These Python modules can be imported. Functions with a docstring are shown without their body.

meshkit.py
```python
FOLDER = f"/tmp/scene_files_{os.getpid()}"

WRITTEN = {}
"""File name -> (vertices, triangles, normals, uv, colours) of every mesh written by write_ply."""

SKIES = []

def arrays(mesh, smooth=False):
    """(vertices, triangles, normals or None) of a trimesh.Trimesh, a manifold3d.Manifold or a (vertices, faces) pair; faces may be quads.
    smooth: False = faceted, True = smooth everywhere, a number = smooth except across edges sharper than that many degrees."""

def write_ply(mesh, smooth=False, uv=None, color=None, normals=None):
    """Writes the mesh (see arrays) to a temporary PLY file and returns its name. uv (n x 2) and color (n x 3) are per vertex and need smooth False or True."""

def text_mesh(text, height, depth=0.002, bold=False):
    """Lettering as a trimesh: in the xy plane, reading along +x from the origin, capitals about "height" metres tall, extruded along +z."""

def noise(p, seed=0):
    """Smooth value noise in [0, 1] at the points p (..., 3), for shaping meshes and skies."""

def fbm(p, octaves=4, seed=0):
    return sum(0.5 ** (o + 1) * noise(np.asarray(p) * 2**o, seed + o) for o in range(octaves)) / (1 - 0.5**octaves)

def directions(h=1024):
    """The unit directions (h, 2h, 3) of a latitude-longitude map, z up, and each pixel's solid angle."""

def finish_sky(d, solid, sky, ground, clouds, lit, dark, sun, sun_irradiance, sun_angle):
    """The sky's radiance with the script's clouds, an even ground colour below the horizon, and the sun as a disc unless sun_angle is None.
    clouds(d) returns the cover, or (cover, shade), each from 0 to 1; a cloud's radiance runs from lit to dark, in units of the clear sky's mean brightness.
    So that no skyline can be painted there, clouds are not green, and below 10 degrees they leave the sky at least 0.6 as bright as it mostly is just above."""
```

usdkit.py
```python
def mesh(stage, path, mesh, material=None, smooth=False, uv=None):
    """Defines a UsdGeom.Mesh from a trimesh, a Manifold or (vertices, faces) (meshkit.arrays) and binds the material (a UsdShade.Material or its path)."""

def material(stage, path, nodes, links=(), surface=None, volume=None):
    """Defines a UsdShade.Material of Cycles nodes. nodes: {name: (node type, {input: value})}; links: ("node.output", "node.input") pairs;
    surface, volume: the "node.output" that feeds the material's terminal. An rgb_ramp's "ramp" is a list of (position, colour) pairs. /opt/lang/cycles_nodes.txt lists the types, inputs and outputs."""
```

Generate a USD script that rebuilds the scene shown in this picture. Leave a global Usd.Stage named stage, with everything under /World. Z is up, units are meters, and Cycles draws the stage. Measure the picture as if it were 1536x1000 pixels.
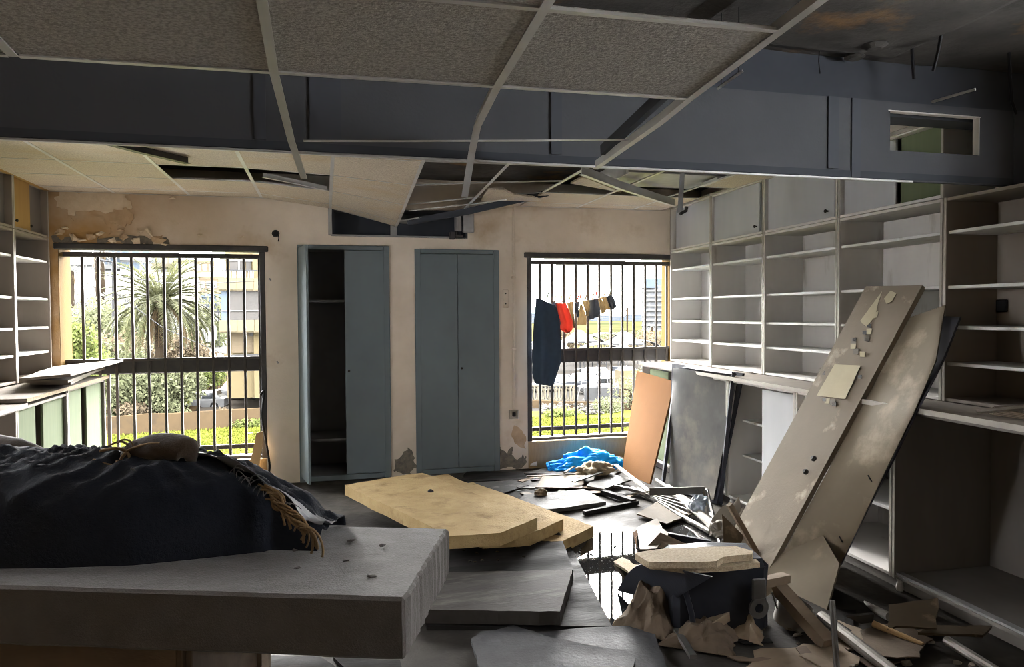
import math, random, numpy as np, trimesh, usdkit, meshkit
from pxr import Usd, UsdGeom, UsdLux, UsdShade, Gf, Sdf
from shapely.geometry import Polygon
stage = Usd.Stage.CreateInMemory()
UsdGeom.SetStageUpAxis(stage, UsdGeom.Tokens.z); UsdGeom.SetStageMetersPerUnit(stage, 1.0)
UsdGeom.Xform.Define(stage, '/World'); UsdGeom.Scope.Define(stage, '/World/Looks')
rng = np.random.default_rng(7); random.seed(7)
A = np.array
# ------------------------------------------------------------------ camera, sky, exposure
FOC, EYE = 1095.0, A([0, 0, 1.55])
YAW, PIT, ROL = np.radians([14.45, 1.6, 0.32])
def cam_axes():
    cy, sy, cp, sp, cr, sr = np.cos(YAW), np.sin(YAW), np.cos(PIT), np.sin(PIT), np.cos(ROL), np.sin(ROL)
    fwd = A([sy*cp, cy*cp, -sp]); right = A([cy, -sy, 0]); down = np.cross(fwd, right)
    return A([cr*right+sr*down, -sr*right+cr*down, fwd])
CAM = cam_axes()
cam = UsdGeom.Camera.Define(stage, '/World/camera')
_m = np.eye(4); _m[0, :3] = CAM[0]; _m[1, :3] = -CAM[1]; _m[2, :3] = -CAM[2]; _m[3, :3] = EYE
cam.AddTransformOp().Set(Gf.Matrix4d(*_m.ravel().tolist()))
cam.CreateHorizontalApertureAttr(36.0); cam.CreateVerticalApertureAttr(36.0*1000/1536)
cam.CreateFocalLengthAttr(36.0*FOC/1536); cam.CreateClippingRangeAttr(Gf.Vec2f(0.05, 3000))
cam.CreateExposureAttr(0.66)
SKY = 11.0; HAZE = 0
SUN = 20.0; SUN_EL, SUN_AZ, SUN_ANGLE = 18.0, 4.0, 50.0
sky = UsdLux.DomeLight.Define(stage, '/World/sky_dome')
sky.CreateColorAttr(Gf.Vec3f(.97, .985, 1.0)); sky.CreateIntensityAttr(SKY)

sun = UsdLux.DistantLight.Define(stage, '/World/hazy_sun')
sun.CreateAngleAttr(SUN_ANGLE); sun.CreateIntensityAttr(SUN); sun.CreateColorAttr(Gf.Vec3f(1.0, .98, .94))
_e, _a = math.radians(SUN_EL), math.radians(SUN_AZ)
_d = A([math.sin(_a)*math.cos(_e), math.cos(_a)*math.cos(_e), math.sin(_e)]); _x = np.cross([0, 0, 1.0], _d); _x /= np.linalg.norm(_x); _y = np.cross(_d, _x)
_m = np.eye(4); _m[0, :3], _m[1, :3], _m[2, :3] = _x, _y, _d
sun.AddTransformOp().Set(Gf.Matrix4d(*_m.ravel().tolist()))

# ------------------------------------------------------------------ helpers
used = {}
def numbered(parent, name):
    k = (parent, name); n = used.get(k, 0); used[k] = n+1
    return f'{parent}/{name}' + (f'_{n:03d}' if n else '')
def tag(path, label=None, cat=None, group=None, kind=None):
    p = stage.GetPrimAtPath(path)
    for k, v in (('label', label), ('category', cat), ('group', group), ('kind', kind)):
        if v: p.SetCustomDataByKey(k, v)
    return path
def thing(name, label, cat, group=None, kind=None, loc=(0, 0, 0), rz=0.0):
    path = numbered('/World', name); x = UsdGeom.Xform.Define(stage, path)
    if tuple(loc) != (0, 0, 0) or rz:
        x.AddTranslateOp().Set(Gf.Vec3d(*map(float, loc))); x.AddRotateZOp().Set(float(rz))
    return tag(path, label, cat, group, kind)
def part(parent, name, mesh, mat, label=None, smooth=False, kind=None):
    path = numbered(parent, name)
    usdkit.mesh(stage, path, mesh, MATS[mat], smooth=smooth)
    return tag(path, label, None, None, kind)
def one(name, mesh, mat, label, cat, group=None, kind=None, smooth=False):
    path = numbered('/World', name); usdkit.mesh(stage, path, mesh, MATS[mat], smooth=smooth)
    return tag(path, label, cat, group, kind)
def copy_of(src, loc, rz=0.0, label=None, group=None, scale=None):
    name = src.split('/')[-1]
    while name[-4:-3] == '_' and name[-3:].isdigit(): name = name[:-4]
    d = stage.GetPrimAtPath(src).GetCustomData()
    path = numbered('/World', name); x = UsdGeom.Xform.Define(stage, path)
    x.GetPrim().GetReferences().AddInternalReference(src); x.ClearXformOpOrder()
    x.GetPrim().SetInstanceable(True)
    t = x.AddTransformOp(opSuffix='place')
    c, s = math.cos(math.radians(rz)), math.sin(math.radians(rz)); k = scale or 1.0
    t.Set(Gf.Matrix4d(c*k, s*k, 0, 0, -s*k, c*k, 0, 0, 0, 0, k, 0, float(loc[0]), float(loc[1]), float(loc[2]), 1))
    return tag(path, label or d.get('label'), d.get('category'), group or d.get('group'))
# measured points: where the sight line through a picture point meets a surface of known position
def ray(x, y): return CAM.T @ A([(x-768)/FOC, (y-500)/FOC, 1.0])
def PZ(x, y, z=0.0): d = ray(x, y); return EYE+d*((z-EYE[2])/d[2])
def PY(x, y, Y): d = ray(x, y); return EYE+d*(Y/d[1])
def PX(x, y, X): d = ray(x, y); return EYE+d*(X/d[0])

def cat(*ms):
    out = []
    for m in ms: out += list(m) if isinstance(m, (list, tuple)) else [m]
    return trimesh.util.concatenate(out)
def bx(x0, x1, y0, y1, z0, z1, b=0.0):
    if b <= 0:
        m = trimesh.creation.box([x1-x0, y1-y0, z1-z0]); m.apply_translation([(x0+x1)/2, (y0+y1)/2, (z0+z1)/2]); return m
    lo, hi = A([x0, y0, z0]), A([x1, y1, z1]); b = min(b, (hi-lo).min()*.45); pts = []
    for i in range(8):
        s = A([(i >> k) & 1 for k in range(3)]); c = np.where(s, hi, lo); d = np.where(s, -b, b)
        for k in range(3):
            q = c+d; q[k] = c[k]; pts.append(q)
    return trimesh.convex.convex_hull(A(pts))
def frame_of(n, hint=(1, 0, 0)):
    n = A(n, float); n /= np.linalg.norm(n); h = A(hint, float)
    u = h-n*(h@n)
    if np.linalg.norm(u) < 1e-6: u = np.cross(n, [0, 1, 0.3])
    u /= np.linalg.norm(u); return u, np.cross(n, u), n
def plate(pts, t, normal=None, bev=0.0):
    """A board whose upper outline is the 3-D polygon pts, t thick, below it."""
    P = A(pts, float); c = P.mean(0)
    if normal is None:
        n = sum(np.cross(P[i]-c, P[(i+1) % len(P)]-c) for i in range(len(P))); n /= np.linalg.norm(n)
        if n[2] < 0 or (abs(n[2]) < 1e-3 and n[1] > 0): n = -n
    else: n = A(normal, float)/np.linalg.norm(normal)
    u, v, n = frame_of(n)
    poly = Polygon(np.c_[(P-c)@u, (P-c)@v])
    if not poly.is_valid: poly = poly.buffer(0)
    if hasattr(poly, 'geoms'): poly = max(poly.geoms, key=lambda g: g.area)
    m = trimesh.creation.extrude_polygon(poly, t, engine='earcut')
    M = np.eye(4); M[:3, 0], M[:3, 1], M[:3, 2], M[:3, 3] = u, v, n, c-n*t
    m.apply_transform(M); return m
def ragged(pts, amp=.01, step=.04, seed=0):
    """The outline with broken edges: extra points along each side, jittered."""
    r = np.random.default_rng(seed); P = A(pts, float); out = []
    for i in range(len(P)):
        a, b = P[i], P[(i+1) % len(P)]; L = np.linalg.norm(b-a); k = max(1, int(L/step)); d = (b-a)/max(L, 1e-9)
        s = np.cross(d, [0, 0, 1.0]); s = s/max(np.linalg.norm(s), 1e-9)
        for j in range(k):
            out.append(a+(b-a)*j/k+(s*r.normal(0, amp) if j else 0))
    return A(out)
def tube(path, r, n=8, cap=True, flat=1.0):
    P = A(path, float); R = np.full(len(P), r) if np.ndim(r) == 0 else A(r, float)
    T = np.gradient(P, axis=0); T /= np.maximum(np.linalg.norm(T, axis=1, keepdims=True), 1e-9)
    u = np.cross(T[0], [0, 0, 1.0]); u = u if np.linalg.norm(u) > 1e-3 else np.cross(T[0], [0, 1.0, 0])
    V = []
    for i in range(len(P)):
        u = u-T[i]*(u@T[i]); u /= max(np.linalg.norm(u), 1e-9); w = np.cross(T[i], u)
        for k in range(n):
            a = 2*math.pi*k/n; V.append(P[i]+R[i]*(math.cos(a)*u+math.sin(a)*w*flat))
    F = []
    for i in range(len(P)-1):
        for k in range(n):
            a, b = i*n+k, i*n+(k+1) % n; F += [[a, b, b+n], [a, b+n, a+n]]
    if cap:
        V += [P[0], P[-1]]; c0, c1 = len(V)-2, len(V)-1; e = (len(P)-1)*n
        for k in range(n): F += [[c0, (k+1) % n, k], [c1, e+k, e+(k+1) % n]]
    m = trimesh.Trimesh(A(V), A(F), process=False); return m
def sweep(path, prof, up=(0, 0, 1)):
    """A closed 2-D profile (across, up) carried along a 3-D polyline."""
    P, Q = A(path, float), A(prof, float); n = len(Q); T = np.gradient(P, axis=0); T /= np.linalg.norm(T, axis=1, keepdims=True); V = []
    for p, t in zip(P, T):
        s = np.cross(t, up); s /= np.linalg.norm(s); w = np.cross(s, t)
        V += [p+q[0]*s+q[1]*w for q in Q]
    F = []
    for i in range(len(P)-1):
        for k in range(n):
            a, b = i*n+k, i*n+(k+1) % n; F += [[a, b, b+n], [a, b+n, a+n]]
    poly = trimesh.creation.triangulate_polygon(Polygon(Q), engine='earcut')[1] % n
    e = (len(P)-1)*n
    F += [[f[0], f[2], f[1]] for f in poly]+[[e+f[0], e+f[1], e+f[2]] for f in poly]
    m = trimesh.Trimesh(A(V), A(F), process=False); m.fix_normals(); return m
def dense(pts, n=12):
    """A smooth curve through the points."""
    from scipy.interpolate import CubicSpline
    P = A(pts, float); t = np.r_[0, np.cumsum(np.linalg.norm(np.diff(P, axis=0), axis=1))]
    return CubicSpline(t, P)(np.linspace(0, t[-1], n*(len(P)-1)+1))
def lathe(prof, n=16, at=(0, 0, 0), axis=(0, 0, 1)):
    m = trimesh.creation.revolve(A(prof, float), sections=n)
    u, v, w = frame_of(axis); M = np.eye(4); M[:3, 0], M[:3, 1], M[:3, 2], M[:3, 3] = u, v, w, at
    m.apply_transform(M); return m
TEE = [(-.012, 0), (.012, 0), (.012, .002), (.0012, .002), (.0012, .036), (-.0012, .036), (-.0012, .002), (-.012, .002)]
def tbar(path, w=1.0, up=(0, 0, 1)): return sweep(path, [(x*w, y) for x, y in TEE], up)
ANG = [(-.012, 0), (.012, 0), (.012, .002), (-.010, .002), (-.010, .024), (-.012, .024)]
def sheet(f, nu, nv, t=.004):
    """A cloth: f(u, v) gives points over the unit square; closed with thickness t."""
    u, v = np.meshgrid(np.linspace(0, 1, nu), np.linspace(0, 1, nv), indexing='ij'); P = f(u, v).reshape(nu, nv, 3)
    du, dv = np.gradient(P, axis=0), np.gradient(P, axis=1); N = np.cross(du, dv); N /= np.maximum(np.linalg.norm(N, axis=2, keepdims=True), 1e-9)
    V = np.vstack([(P+N*t/2).reshape(-1, 3), (P-N*t/2).reshape(-1, 3)]); I = np.arange(nu*nv).reshape(nu, nv); o = nu*nv; F = []
    a, b, c, d = I[:-1, :-1].ravel(), I[1:, :-1].ravel(), I[1:, 1:].ravel(), I[:-1, 1:].ravel()
    F += [np.c_[a, b, c], np.c_[a, c, d], np.c_[a, c, b]+o, np.c_[a, d, c]+o]
    ring = np.r_[I[:, 0], I[-1, 1:], I[-2::-1, -1], I[0, -2:0:-1]]; nx = np.roll(ring, -1)
    F += [np.c_[ring, ring+o, nx+o], np.c_[ring, nx+o, nx]]
    return trimesh.Trimesh(V, np.vstack(F), process=False)
def lump(c, size, seed=0, amp=.25, freq=2.2, sub=3, squash=True):
    """A crumpled heap: a displaced ball, flat below."""
    m = trimesh.creation.icosphere(subdivisions=sub); d = m.vertices.copy()
    r = 1+amp*(2*meshkit.fbm(d*freq+seed*7.3, 4, seed)-1)
    v = d*r[:, None]*A(size)
    if squash: v[:, 2] = np.where(v[:, 2] < 0, v[:, 2]*.15, v[:, 2])
    m.vertices = v+A(c); return m
def crumple(c, size, seed=0, ridges=14, sub=5, depth=.35):
    """Crushed film or cloth: a ball folded by many sharp creases."""
    r = np.random.default_rng(seed); m = trimesh.creation.icosphere(subdivisions=sub); d = m.vertices.copy(); h = np.zeros(len(d)); q = d+.35*(meshkit.fbm(d*1.7+seed, 3, seed)-.5)[:, None]
    for k in range(ridges):
        n = r.normal(size=3); n /= np.linalg.norm(n); f = r.uniform(2.5, 9); h += np.abs(np.sin((q@n)*f+r.uniform(0, 6)))*(3.5/f)**.5
    h = (h-h.min())/(h.max()-h.min()); big = meshkit.fbm(d*1.6+seed*3.1, 3, seed+5)
    v = d*(1-depth*.9+depth*1.3*h+.5*(big-.5))[:, None]*A(size); v[:, 2] = np.maximum(v[:, 2], -size[2]*.10)
    m.vertices = v+A(c); return m
def rocklike(c, s, seed=0):
    r = np.random.default_rng(seed); p = r.normal(size=(14, 3)); p /= np.linalg.norm(p, axis=1, keepdims=True)
    p *= r.uniform(.75, 1.0, (14, 1))
    m = trimesh.convex.convex_hull(p*A(s)); m.apply_translation(c); return m

# ------------------------------------------------------------------ materials
MATS = {}
def mat(name, c, c2=None, scale=6.0, rough=.7, bump=0.0, bscale=40.0, contrast=.25, metal=0.0, spec=.15, vec=(1, 1, 1), detail=5.0, c3=None, s3=2.0, t3=(.55, .62), bdist=.004, trans=0.0, rvar=0.0, bdetail=4.0, sheen=0.0, xbounce=None):
    """Base colour that wanders between c and c2, blotches of c3, and fine relief."""
    n = {'tc': ('texture_coordinate', {}), 'mp': ('mapping', {'scale': vec}), 'p': ('principled_bsdf', {'roughness': rough, 'metallic': metal, 'specular_ior_level': spec, 'base_color': c, 'sheen_weight': sheen}),
         'oi': ('object_info', {}), 'ad': ('math', {'math_type': 'multiply', 'value2': 37.0}), 'cx': ('combine_xyz', {}), 'va': ('mix_color', {'blend_type': 'add', 'fac': 1.0, 'use_clamp': False, 'use_clamp_result': False})}
    n['ps'] = ('mapping', {})
    l = [('tc.object', 'mp.vector'), ('oi.random', 'ad.value1'), ('ad.value', 'cx.x'), ('mp.vector', 'ps.vector'), ('cx.vector', 'ps.location')]
    n.pop('va')
    out = None
    if c2 is not None:
        n['nz'] = ('noise_texture', {'scale': scale, 'detail': detail, 'roughness': .6}); n['rp'] = ('rgb_ramp', {'ramp': [(.5-contrast, c), (.5+contrast, c2)]})
        l += [('ps.vector', 'nz.vector'), ('nz.fac', 'rp.fac')]; out = 'rp.color'
    if c3 is not None:
        n['n3'] = ('noise_texture', {'scale': s3, 'detail': 6.0, 'roughness': .62}); n['r3'] = ('rgb_ramp', {'ramp': [(t3[0], (0, 0, 0)), (t3[1], (1, 1, 1))]})
        n['m3'] = ('mix_color', {'blend_type': 'mix', 'a': c, 'b': c3}); l += [('ps.vector', 'n3.vector'), ('n3.fac', 'r3.fac'), ('r3.color', 'm3.fac')]
        if out: l.append((out, 'm3.a'))
        out = 'm3.result'
    if xbounce:   # warm light bounced off ochre, painted into one end of the wall: (x where it fades, x where it is full, colour)
        n.update({'ge': ('geometry', {}), 'sx': ('separate_xyz', {}), 'mx_': ('map_range', {'from_min': xbounce[0], 'from_max': xbounce[1], 'to_min': 0.0, 'to_max': 1.0, 'clamp': True}), 'ns': ('noise_texture', {'scale': 1.6, 'detail': 5.0, 'roughness': .6}),
                  'rs': ('rgb_ramp', {'ramp': [(.30, (.25, .25, .25)), (.62, (1, 1, 1))]}), 'ms': ('mix_color', {'blend_type': 'multiply', 'fac': 1.0}), 'mc': ('mix_color', {'blend_type': 'mix', 'b': xbounce[2]})})
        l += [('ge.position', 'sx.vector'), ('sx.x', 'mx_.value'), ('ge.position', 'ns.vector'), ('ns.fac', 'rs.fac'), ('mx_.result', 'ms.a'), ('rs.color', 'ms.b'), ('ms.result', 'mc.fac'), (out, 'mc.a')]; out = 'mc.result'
    if out: l.append((out, 'p.base_color'))
    if bump:
        n['nb'] = ('noise_texture', {'scale': bscale, 'detail': bdetail, 'roughness': .6}); n['bp'] = ('bump', {'strength': bump, 'distance': bdist})
        l += [('ps.vector', 'nb.vector'), ('nb.fac', 'bp.height'), ('bp.normal', 'p.normal')]
    if rvar:
        n['nr'] = ('noise_texture', {'scale': 3.0, 'detail': 5.0}); n['mr'] = ('map_range', {'from_min': .35, 'from_max': .65, 'to_min': max(.02, rough-rvar), 'to_max': min(1, rough+rvar), 'clamp': True})
        l += [('ps.vector', 'nr.vector'), ('nr.fac', 'mr.value'), ('mr.result', 'p.roughness')]
    surf = 'p.BSDF'
    if trans:
        n['tl'] = ('translucent_bsdf', {'color': c2 or c}); n['mx'] = ('mix_closure', {'fac': trans}); l += [('p.BSDF', 'mx.closure1'), ('tl.BSDF', 'mx.closure2')]; surf = 'mx.closure'
        if out: l.append((out, 'tl.color'))
    MATS[name] = usdkit.material(stage, f'/World/Looks/{name}', n, l, surface=surf)
mat('plaster', (0.66, 0.585, 0.495), (0.56, 0.485, 0.4), 2.5, .85, .35, 60, .2, c3=(.40, .30, .19), s3=1.1, t3=(.60, .76), xbounce=(-.5, -2.0, (.36, .215, .085)))
mat('plaster_raw', (.50, .37, .24), (.36, .25, .15), 9, .95, .9, 45, .2)
mat('paint_flake', (0.66, 0.56, 0.43), (0.54, 0.43, 0.3), 12, .8, .5, 50)
mat('mould', (.10, .095, .085), (.22, .19, .15), 30, .95, .6, 70)
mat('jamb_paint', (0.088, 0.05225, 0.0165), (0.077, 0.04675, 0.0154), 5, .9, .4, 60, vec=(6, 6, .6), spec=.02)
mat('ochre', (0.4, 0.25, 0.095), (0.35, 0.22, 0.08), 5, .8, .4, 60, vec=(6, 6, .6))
mat('sill_stone', (0.4, 0.28, 0.15), (0.3, 0.21, 0.11), 14, .85, .5, 60, vec=(5, 5, .6))
mat('floor_screed', (0.03613, 0.03324, 0.03107), (0.06141, 0.05635, 0.05057), 3.2, .6, .5, 22, .22, c3=(.12, .11, .095), s3=1.3, t3=(.52, .72), rvar=.1, bdist=.008, spec=.03)
mat('water', (.012, .012, .012), rough=.015, spec=.65)
mat('slab', (0.1147, 0.1084, 0.09885), (0.06375, 0.06056, 0.05737), 3.5, .9, .8, 24, .2, c3=(.23, .14, .07), s3=1.4, t3=(.57, .66), bdist=.01)
mat('beam_paint', (0.0945, 0.099, 0.108), (0.0765, 0.081, 0.09), 2.0, .8, .15, 80)
mat('beam_stud', (0.085, 0.092, 0.108), (0.07, 0.076, 0.088), 2.0, .8)
mat('beam_dark', (0.05, 0.056, 0.07), (0.065, 0.07, 0.08), 3, .85)
mat('tile', (.50, .48, .45), (.30, .285, .265), 105, .95, 1.0, 100, .14, vec=(1, 1.25, 1), c3=(.38, .335, .28), s3=.9, t3=(.56, .75), bdist=.004, detail=2)
mat('rail', (0.6, 0.6, 0.59), (0.5, 0.495, 0.48), 9, .45, metal=.25, c3=(.42, .32, .2), s3=4, t3=(.66, .72))
mat('rail_grey', (.36, .36, .36), (.26, .26, .26), 9, .45, metal=.4)
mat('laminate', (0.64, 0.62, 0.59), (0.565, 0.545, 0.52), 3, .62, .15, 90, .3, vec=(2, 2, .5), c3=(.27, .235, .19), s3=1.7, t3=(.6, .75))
mat('door_grey', (0.46, 0.47, 0.485), (0.4, 0.41, 0.425), 3, .55, .12, 90, .3, vec=(2, 2, .5))
mat('laminate_edge', (0.46, 0.43, 0.385), (0.36, 0.335, 0.295), 11, .6)
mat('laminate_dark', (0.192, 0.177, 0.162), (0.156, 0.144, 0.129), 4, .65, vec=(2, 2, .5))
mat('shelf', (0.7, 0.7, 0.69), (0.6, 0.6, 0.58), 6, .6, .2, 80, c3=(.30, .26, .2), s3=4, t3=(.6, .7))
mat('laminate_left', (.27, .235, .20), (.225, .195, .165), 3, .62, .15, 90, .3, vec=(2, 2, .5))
mat('tile_far', (.62, .55, .44), (.42, .37, .30), 95, .95, 1.0, 110, .12, vec=(1, 2.2, 1), c3=(.50, .38, .23), s3=.9, t3=(.54, .75), bdist=.004, detail=3)
mat('shelf_worn', (0.22, 0.19, 0.155), (0.17, 0.145, 0.12), 6, .8, .2, 80, spec=.15, c3=(.17, .15, .12), s3=4, t3=(.6, .7))
mat('sage', (0.16, 0.19, 0.115), (0.135, 0.165, 0.1), 5, .75, .12, 60, vec=(8, 8, .5), spec=.04)
mat('closet_door', (0.135, 0.165, 0.178), (0.115, 0.14, 0.152), 3, .5, .1, 60)
mat('closet_in', (0.18, 0.18, 0.189), (0.135, 0.135, 0.144), 4, .8)
mat('black_metal', (.045, .045, .05), (.07, .065, .06), 14, .5, .2, 60, metal=.3)
mat('bar_metal', (.045, .043, .042), (.07, .06, .052), 8, .7, spec=.2)
mat('black', (.012, .012, .014), rough=.55)
mat('dark_knob', (.02, .018, .016), rough=.35)
mat('pvc', (.62, .58, .52), (.5, .46, .4), 8, .5)
mat('wood', (.55, .38, .20), (.40, .26, .13), 5, .75, .4, 50, vec=(1, 1, .12))
mat('wood_grey', (0.255, 0.1997, 0.1445), (0.1445, 0.1062, 0.07225), 6, .8, .6, 40, vec=(.5, 1, 1))
mat('chipboard', (0.425, 0.3485, 0.2465), (0.289, 0.2253, 0.1487), 90, .9, .8, 120, .15)

# ------------------------------------------------------------------ the room
YB = 6.98; WT = 0.30; YO = YB+WT
fl = bx(-2.75, 4.2, -2.6, YO, -.12, 0)
one('floor', fl, 'floor_screed', 'grey damp screed floor under the debris', 'floor', kind='structure')
# wall with the windows
w = thing('wall_back', 'stained cream plaster wall with two barred windows', 'wall', kind='structure')
def wp(x0, x1, z0, z1): return bx(x0, x1, YB, YO, z0, z1)
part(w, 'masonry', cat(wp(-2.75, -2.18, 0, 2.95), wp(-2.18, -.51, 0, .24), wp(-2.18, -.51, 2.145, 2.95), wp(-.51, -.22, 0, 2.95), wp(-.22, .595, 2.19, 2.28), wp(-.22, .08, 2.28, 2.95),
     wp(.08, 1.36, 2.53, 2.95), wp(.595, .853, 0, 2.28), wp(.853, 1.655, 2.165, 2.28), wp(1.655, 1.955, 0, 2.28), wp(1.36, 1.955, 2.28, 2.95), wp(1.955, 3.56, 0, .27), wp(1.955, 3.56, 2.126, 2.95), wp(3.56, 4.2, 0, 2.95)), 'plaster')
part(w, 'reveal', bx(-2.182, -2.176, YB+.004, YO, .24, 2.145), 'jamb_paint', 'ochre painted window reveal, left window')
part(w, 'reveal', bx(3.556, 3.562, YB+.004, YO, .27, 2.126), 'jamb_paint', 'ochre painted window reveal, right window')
part(w, 'sill_panel', bx(1.96, 3.5, YB-.012, YB, .0, .265), 'sill_stone', 'streaked tan panel under the right window')
part(w, 'sill_panel', bx(-2.17, -.52, YB-.012, YB, .0, .235), 'sill_stone', 'streaked tan panel under the left window')
# loose paint above the left window, and damp patches at the foot of the piers
def wall_patch(px, t, seed, name, m, amp=.05, lab=None):
    pts = [PY(x, y, YB) for x, y in px]; 
    c_ = A(pts+[pts[0]]); t_ = np.linspace(0, len(pts), 9*len(pts), endpoint=False); pts = A([[np.interp(t_, range(len(c_)), c_[:, k]) for k in range(3)]]).reshape(3, -1).T
    wv = amp*2.6*(meshkit.fbm(np.c_[pts[:, 0]*14, pts[:, 2]*14, 0*pts[:, 0]+seed], 4, seed)-.5); wz = amp*2.6*(meshkit.fbm(np.c_[pts[:, 0]*14, pts[:, 2]*14, 0*pts[:, 0]+seed+40], 4, seed)-.5)
    for _ in range(2): pts = (np.roll(pts, 1, 0)+2*pts+np.roll(pts, -1, 0))/4
    pts = pts+np.c_[wv, 0*wv, wz]
    pl = plate(pts, t, (0, -1, 0)); pl.apply_translation([0, -t*.9, 0]); part(w, name, pl, m, lab)
wall_patch([(78, 352), (120, 356), (118, 364), (78, 366)], .004, 1, 'damp_patch', 'mould')
wall_patch([(140, 355), (232, 356), (240, 366), (150, 367)], .004, 2, 'damp_patch', 'mould')
wall_patch([(236, 352), (255, 354), (258, 364), (238, 366)], .004, 3, 'damp_patch', 'mould')
wall_patch([(80, 288), (190, 286), (198, 300), (196, 316), (165, 316), (120, 316), (112, 323), (100, 312), (80, 312)], .010, 4, 'paint_flake', 'paint_flake')
wall_patch([(163, 316), (190, 312), (197, 330), (192, 342), (176, 342), (172, 330)], .013, 5, 'paint_flake', 'plaster_raw')
wall_patch([(82, 320), (110, 326), (160, 330), (168, 352), (104, 354), (82, 346)], .006, 6, 'paint_flake', 'plaster')
for k, (x, y, s) in enumerate([(90, 348, 9), (108, 357, 10), (124, 360, 9), (135, 356, 8), (152, 352, 7), (170, 361, 8), (186, 356, 9), (205, 361, 8), (222, 351, 11), (236, 360, 12), (246, 368, 7), (210, 346, 6), (265, 278, 5), (260, 298, 6), (98, 342, 6), (182, 345, 6), (300, 352, 4), (365, 356, 4)]):
    r = np.random.default_rng(50+k); a = np.sort(r.uniform(0, 6.28, 7)); c = PY(x, y, YB)
    P = A([c+A([math.cos(q), 0, .62*math.sin(q)])*s*.0062*r.uniform(.6, 1.1) for q in a])
    P[:, 1] = YB-.004-.03*np.maximum(0, r.uniform(-.4, 1, 7)); P = np.vstack([P]); cc = P.mean(0)+A([0, -.012, 0])
    m = trimesh.Trimesh(np.vstack([P, [cc], P+A([0, .004, 0]), [cc+A([0, .004, 0])]]), [[i, (i+1) % 7, 7] for i in range(7)]+[[8+(i+1) % 7, 8+i, 15] for i in range(7)], process=False)
    part(w, 'paint_flake', m, 'paint_flake' if k % 3 else 'plaster_raw')
for k, px in enumerate([[(586, 690), (592, 684), (600, 686), (610, 674), (621, 676), (622, 706), (586, 711)], [(750, 668), (758, 684), (766, 672), (776, 690), (786, 676), (789, 700), (750, 705)]]):
    wall_patch(px, .004, 20+k, 'damp_patch', 'mould', .05)
wall_patch([(770, 640), (786, 646), (788, 676), (772, 664)], .003, 31, 'damp_patch', 'plaster_raw', .04)
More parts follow.
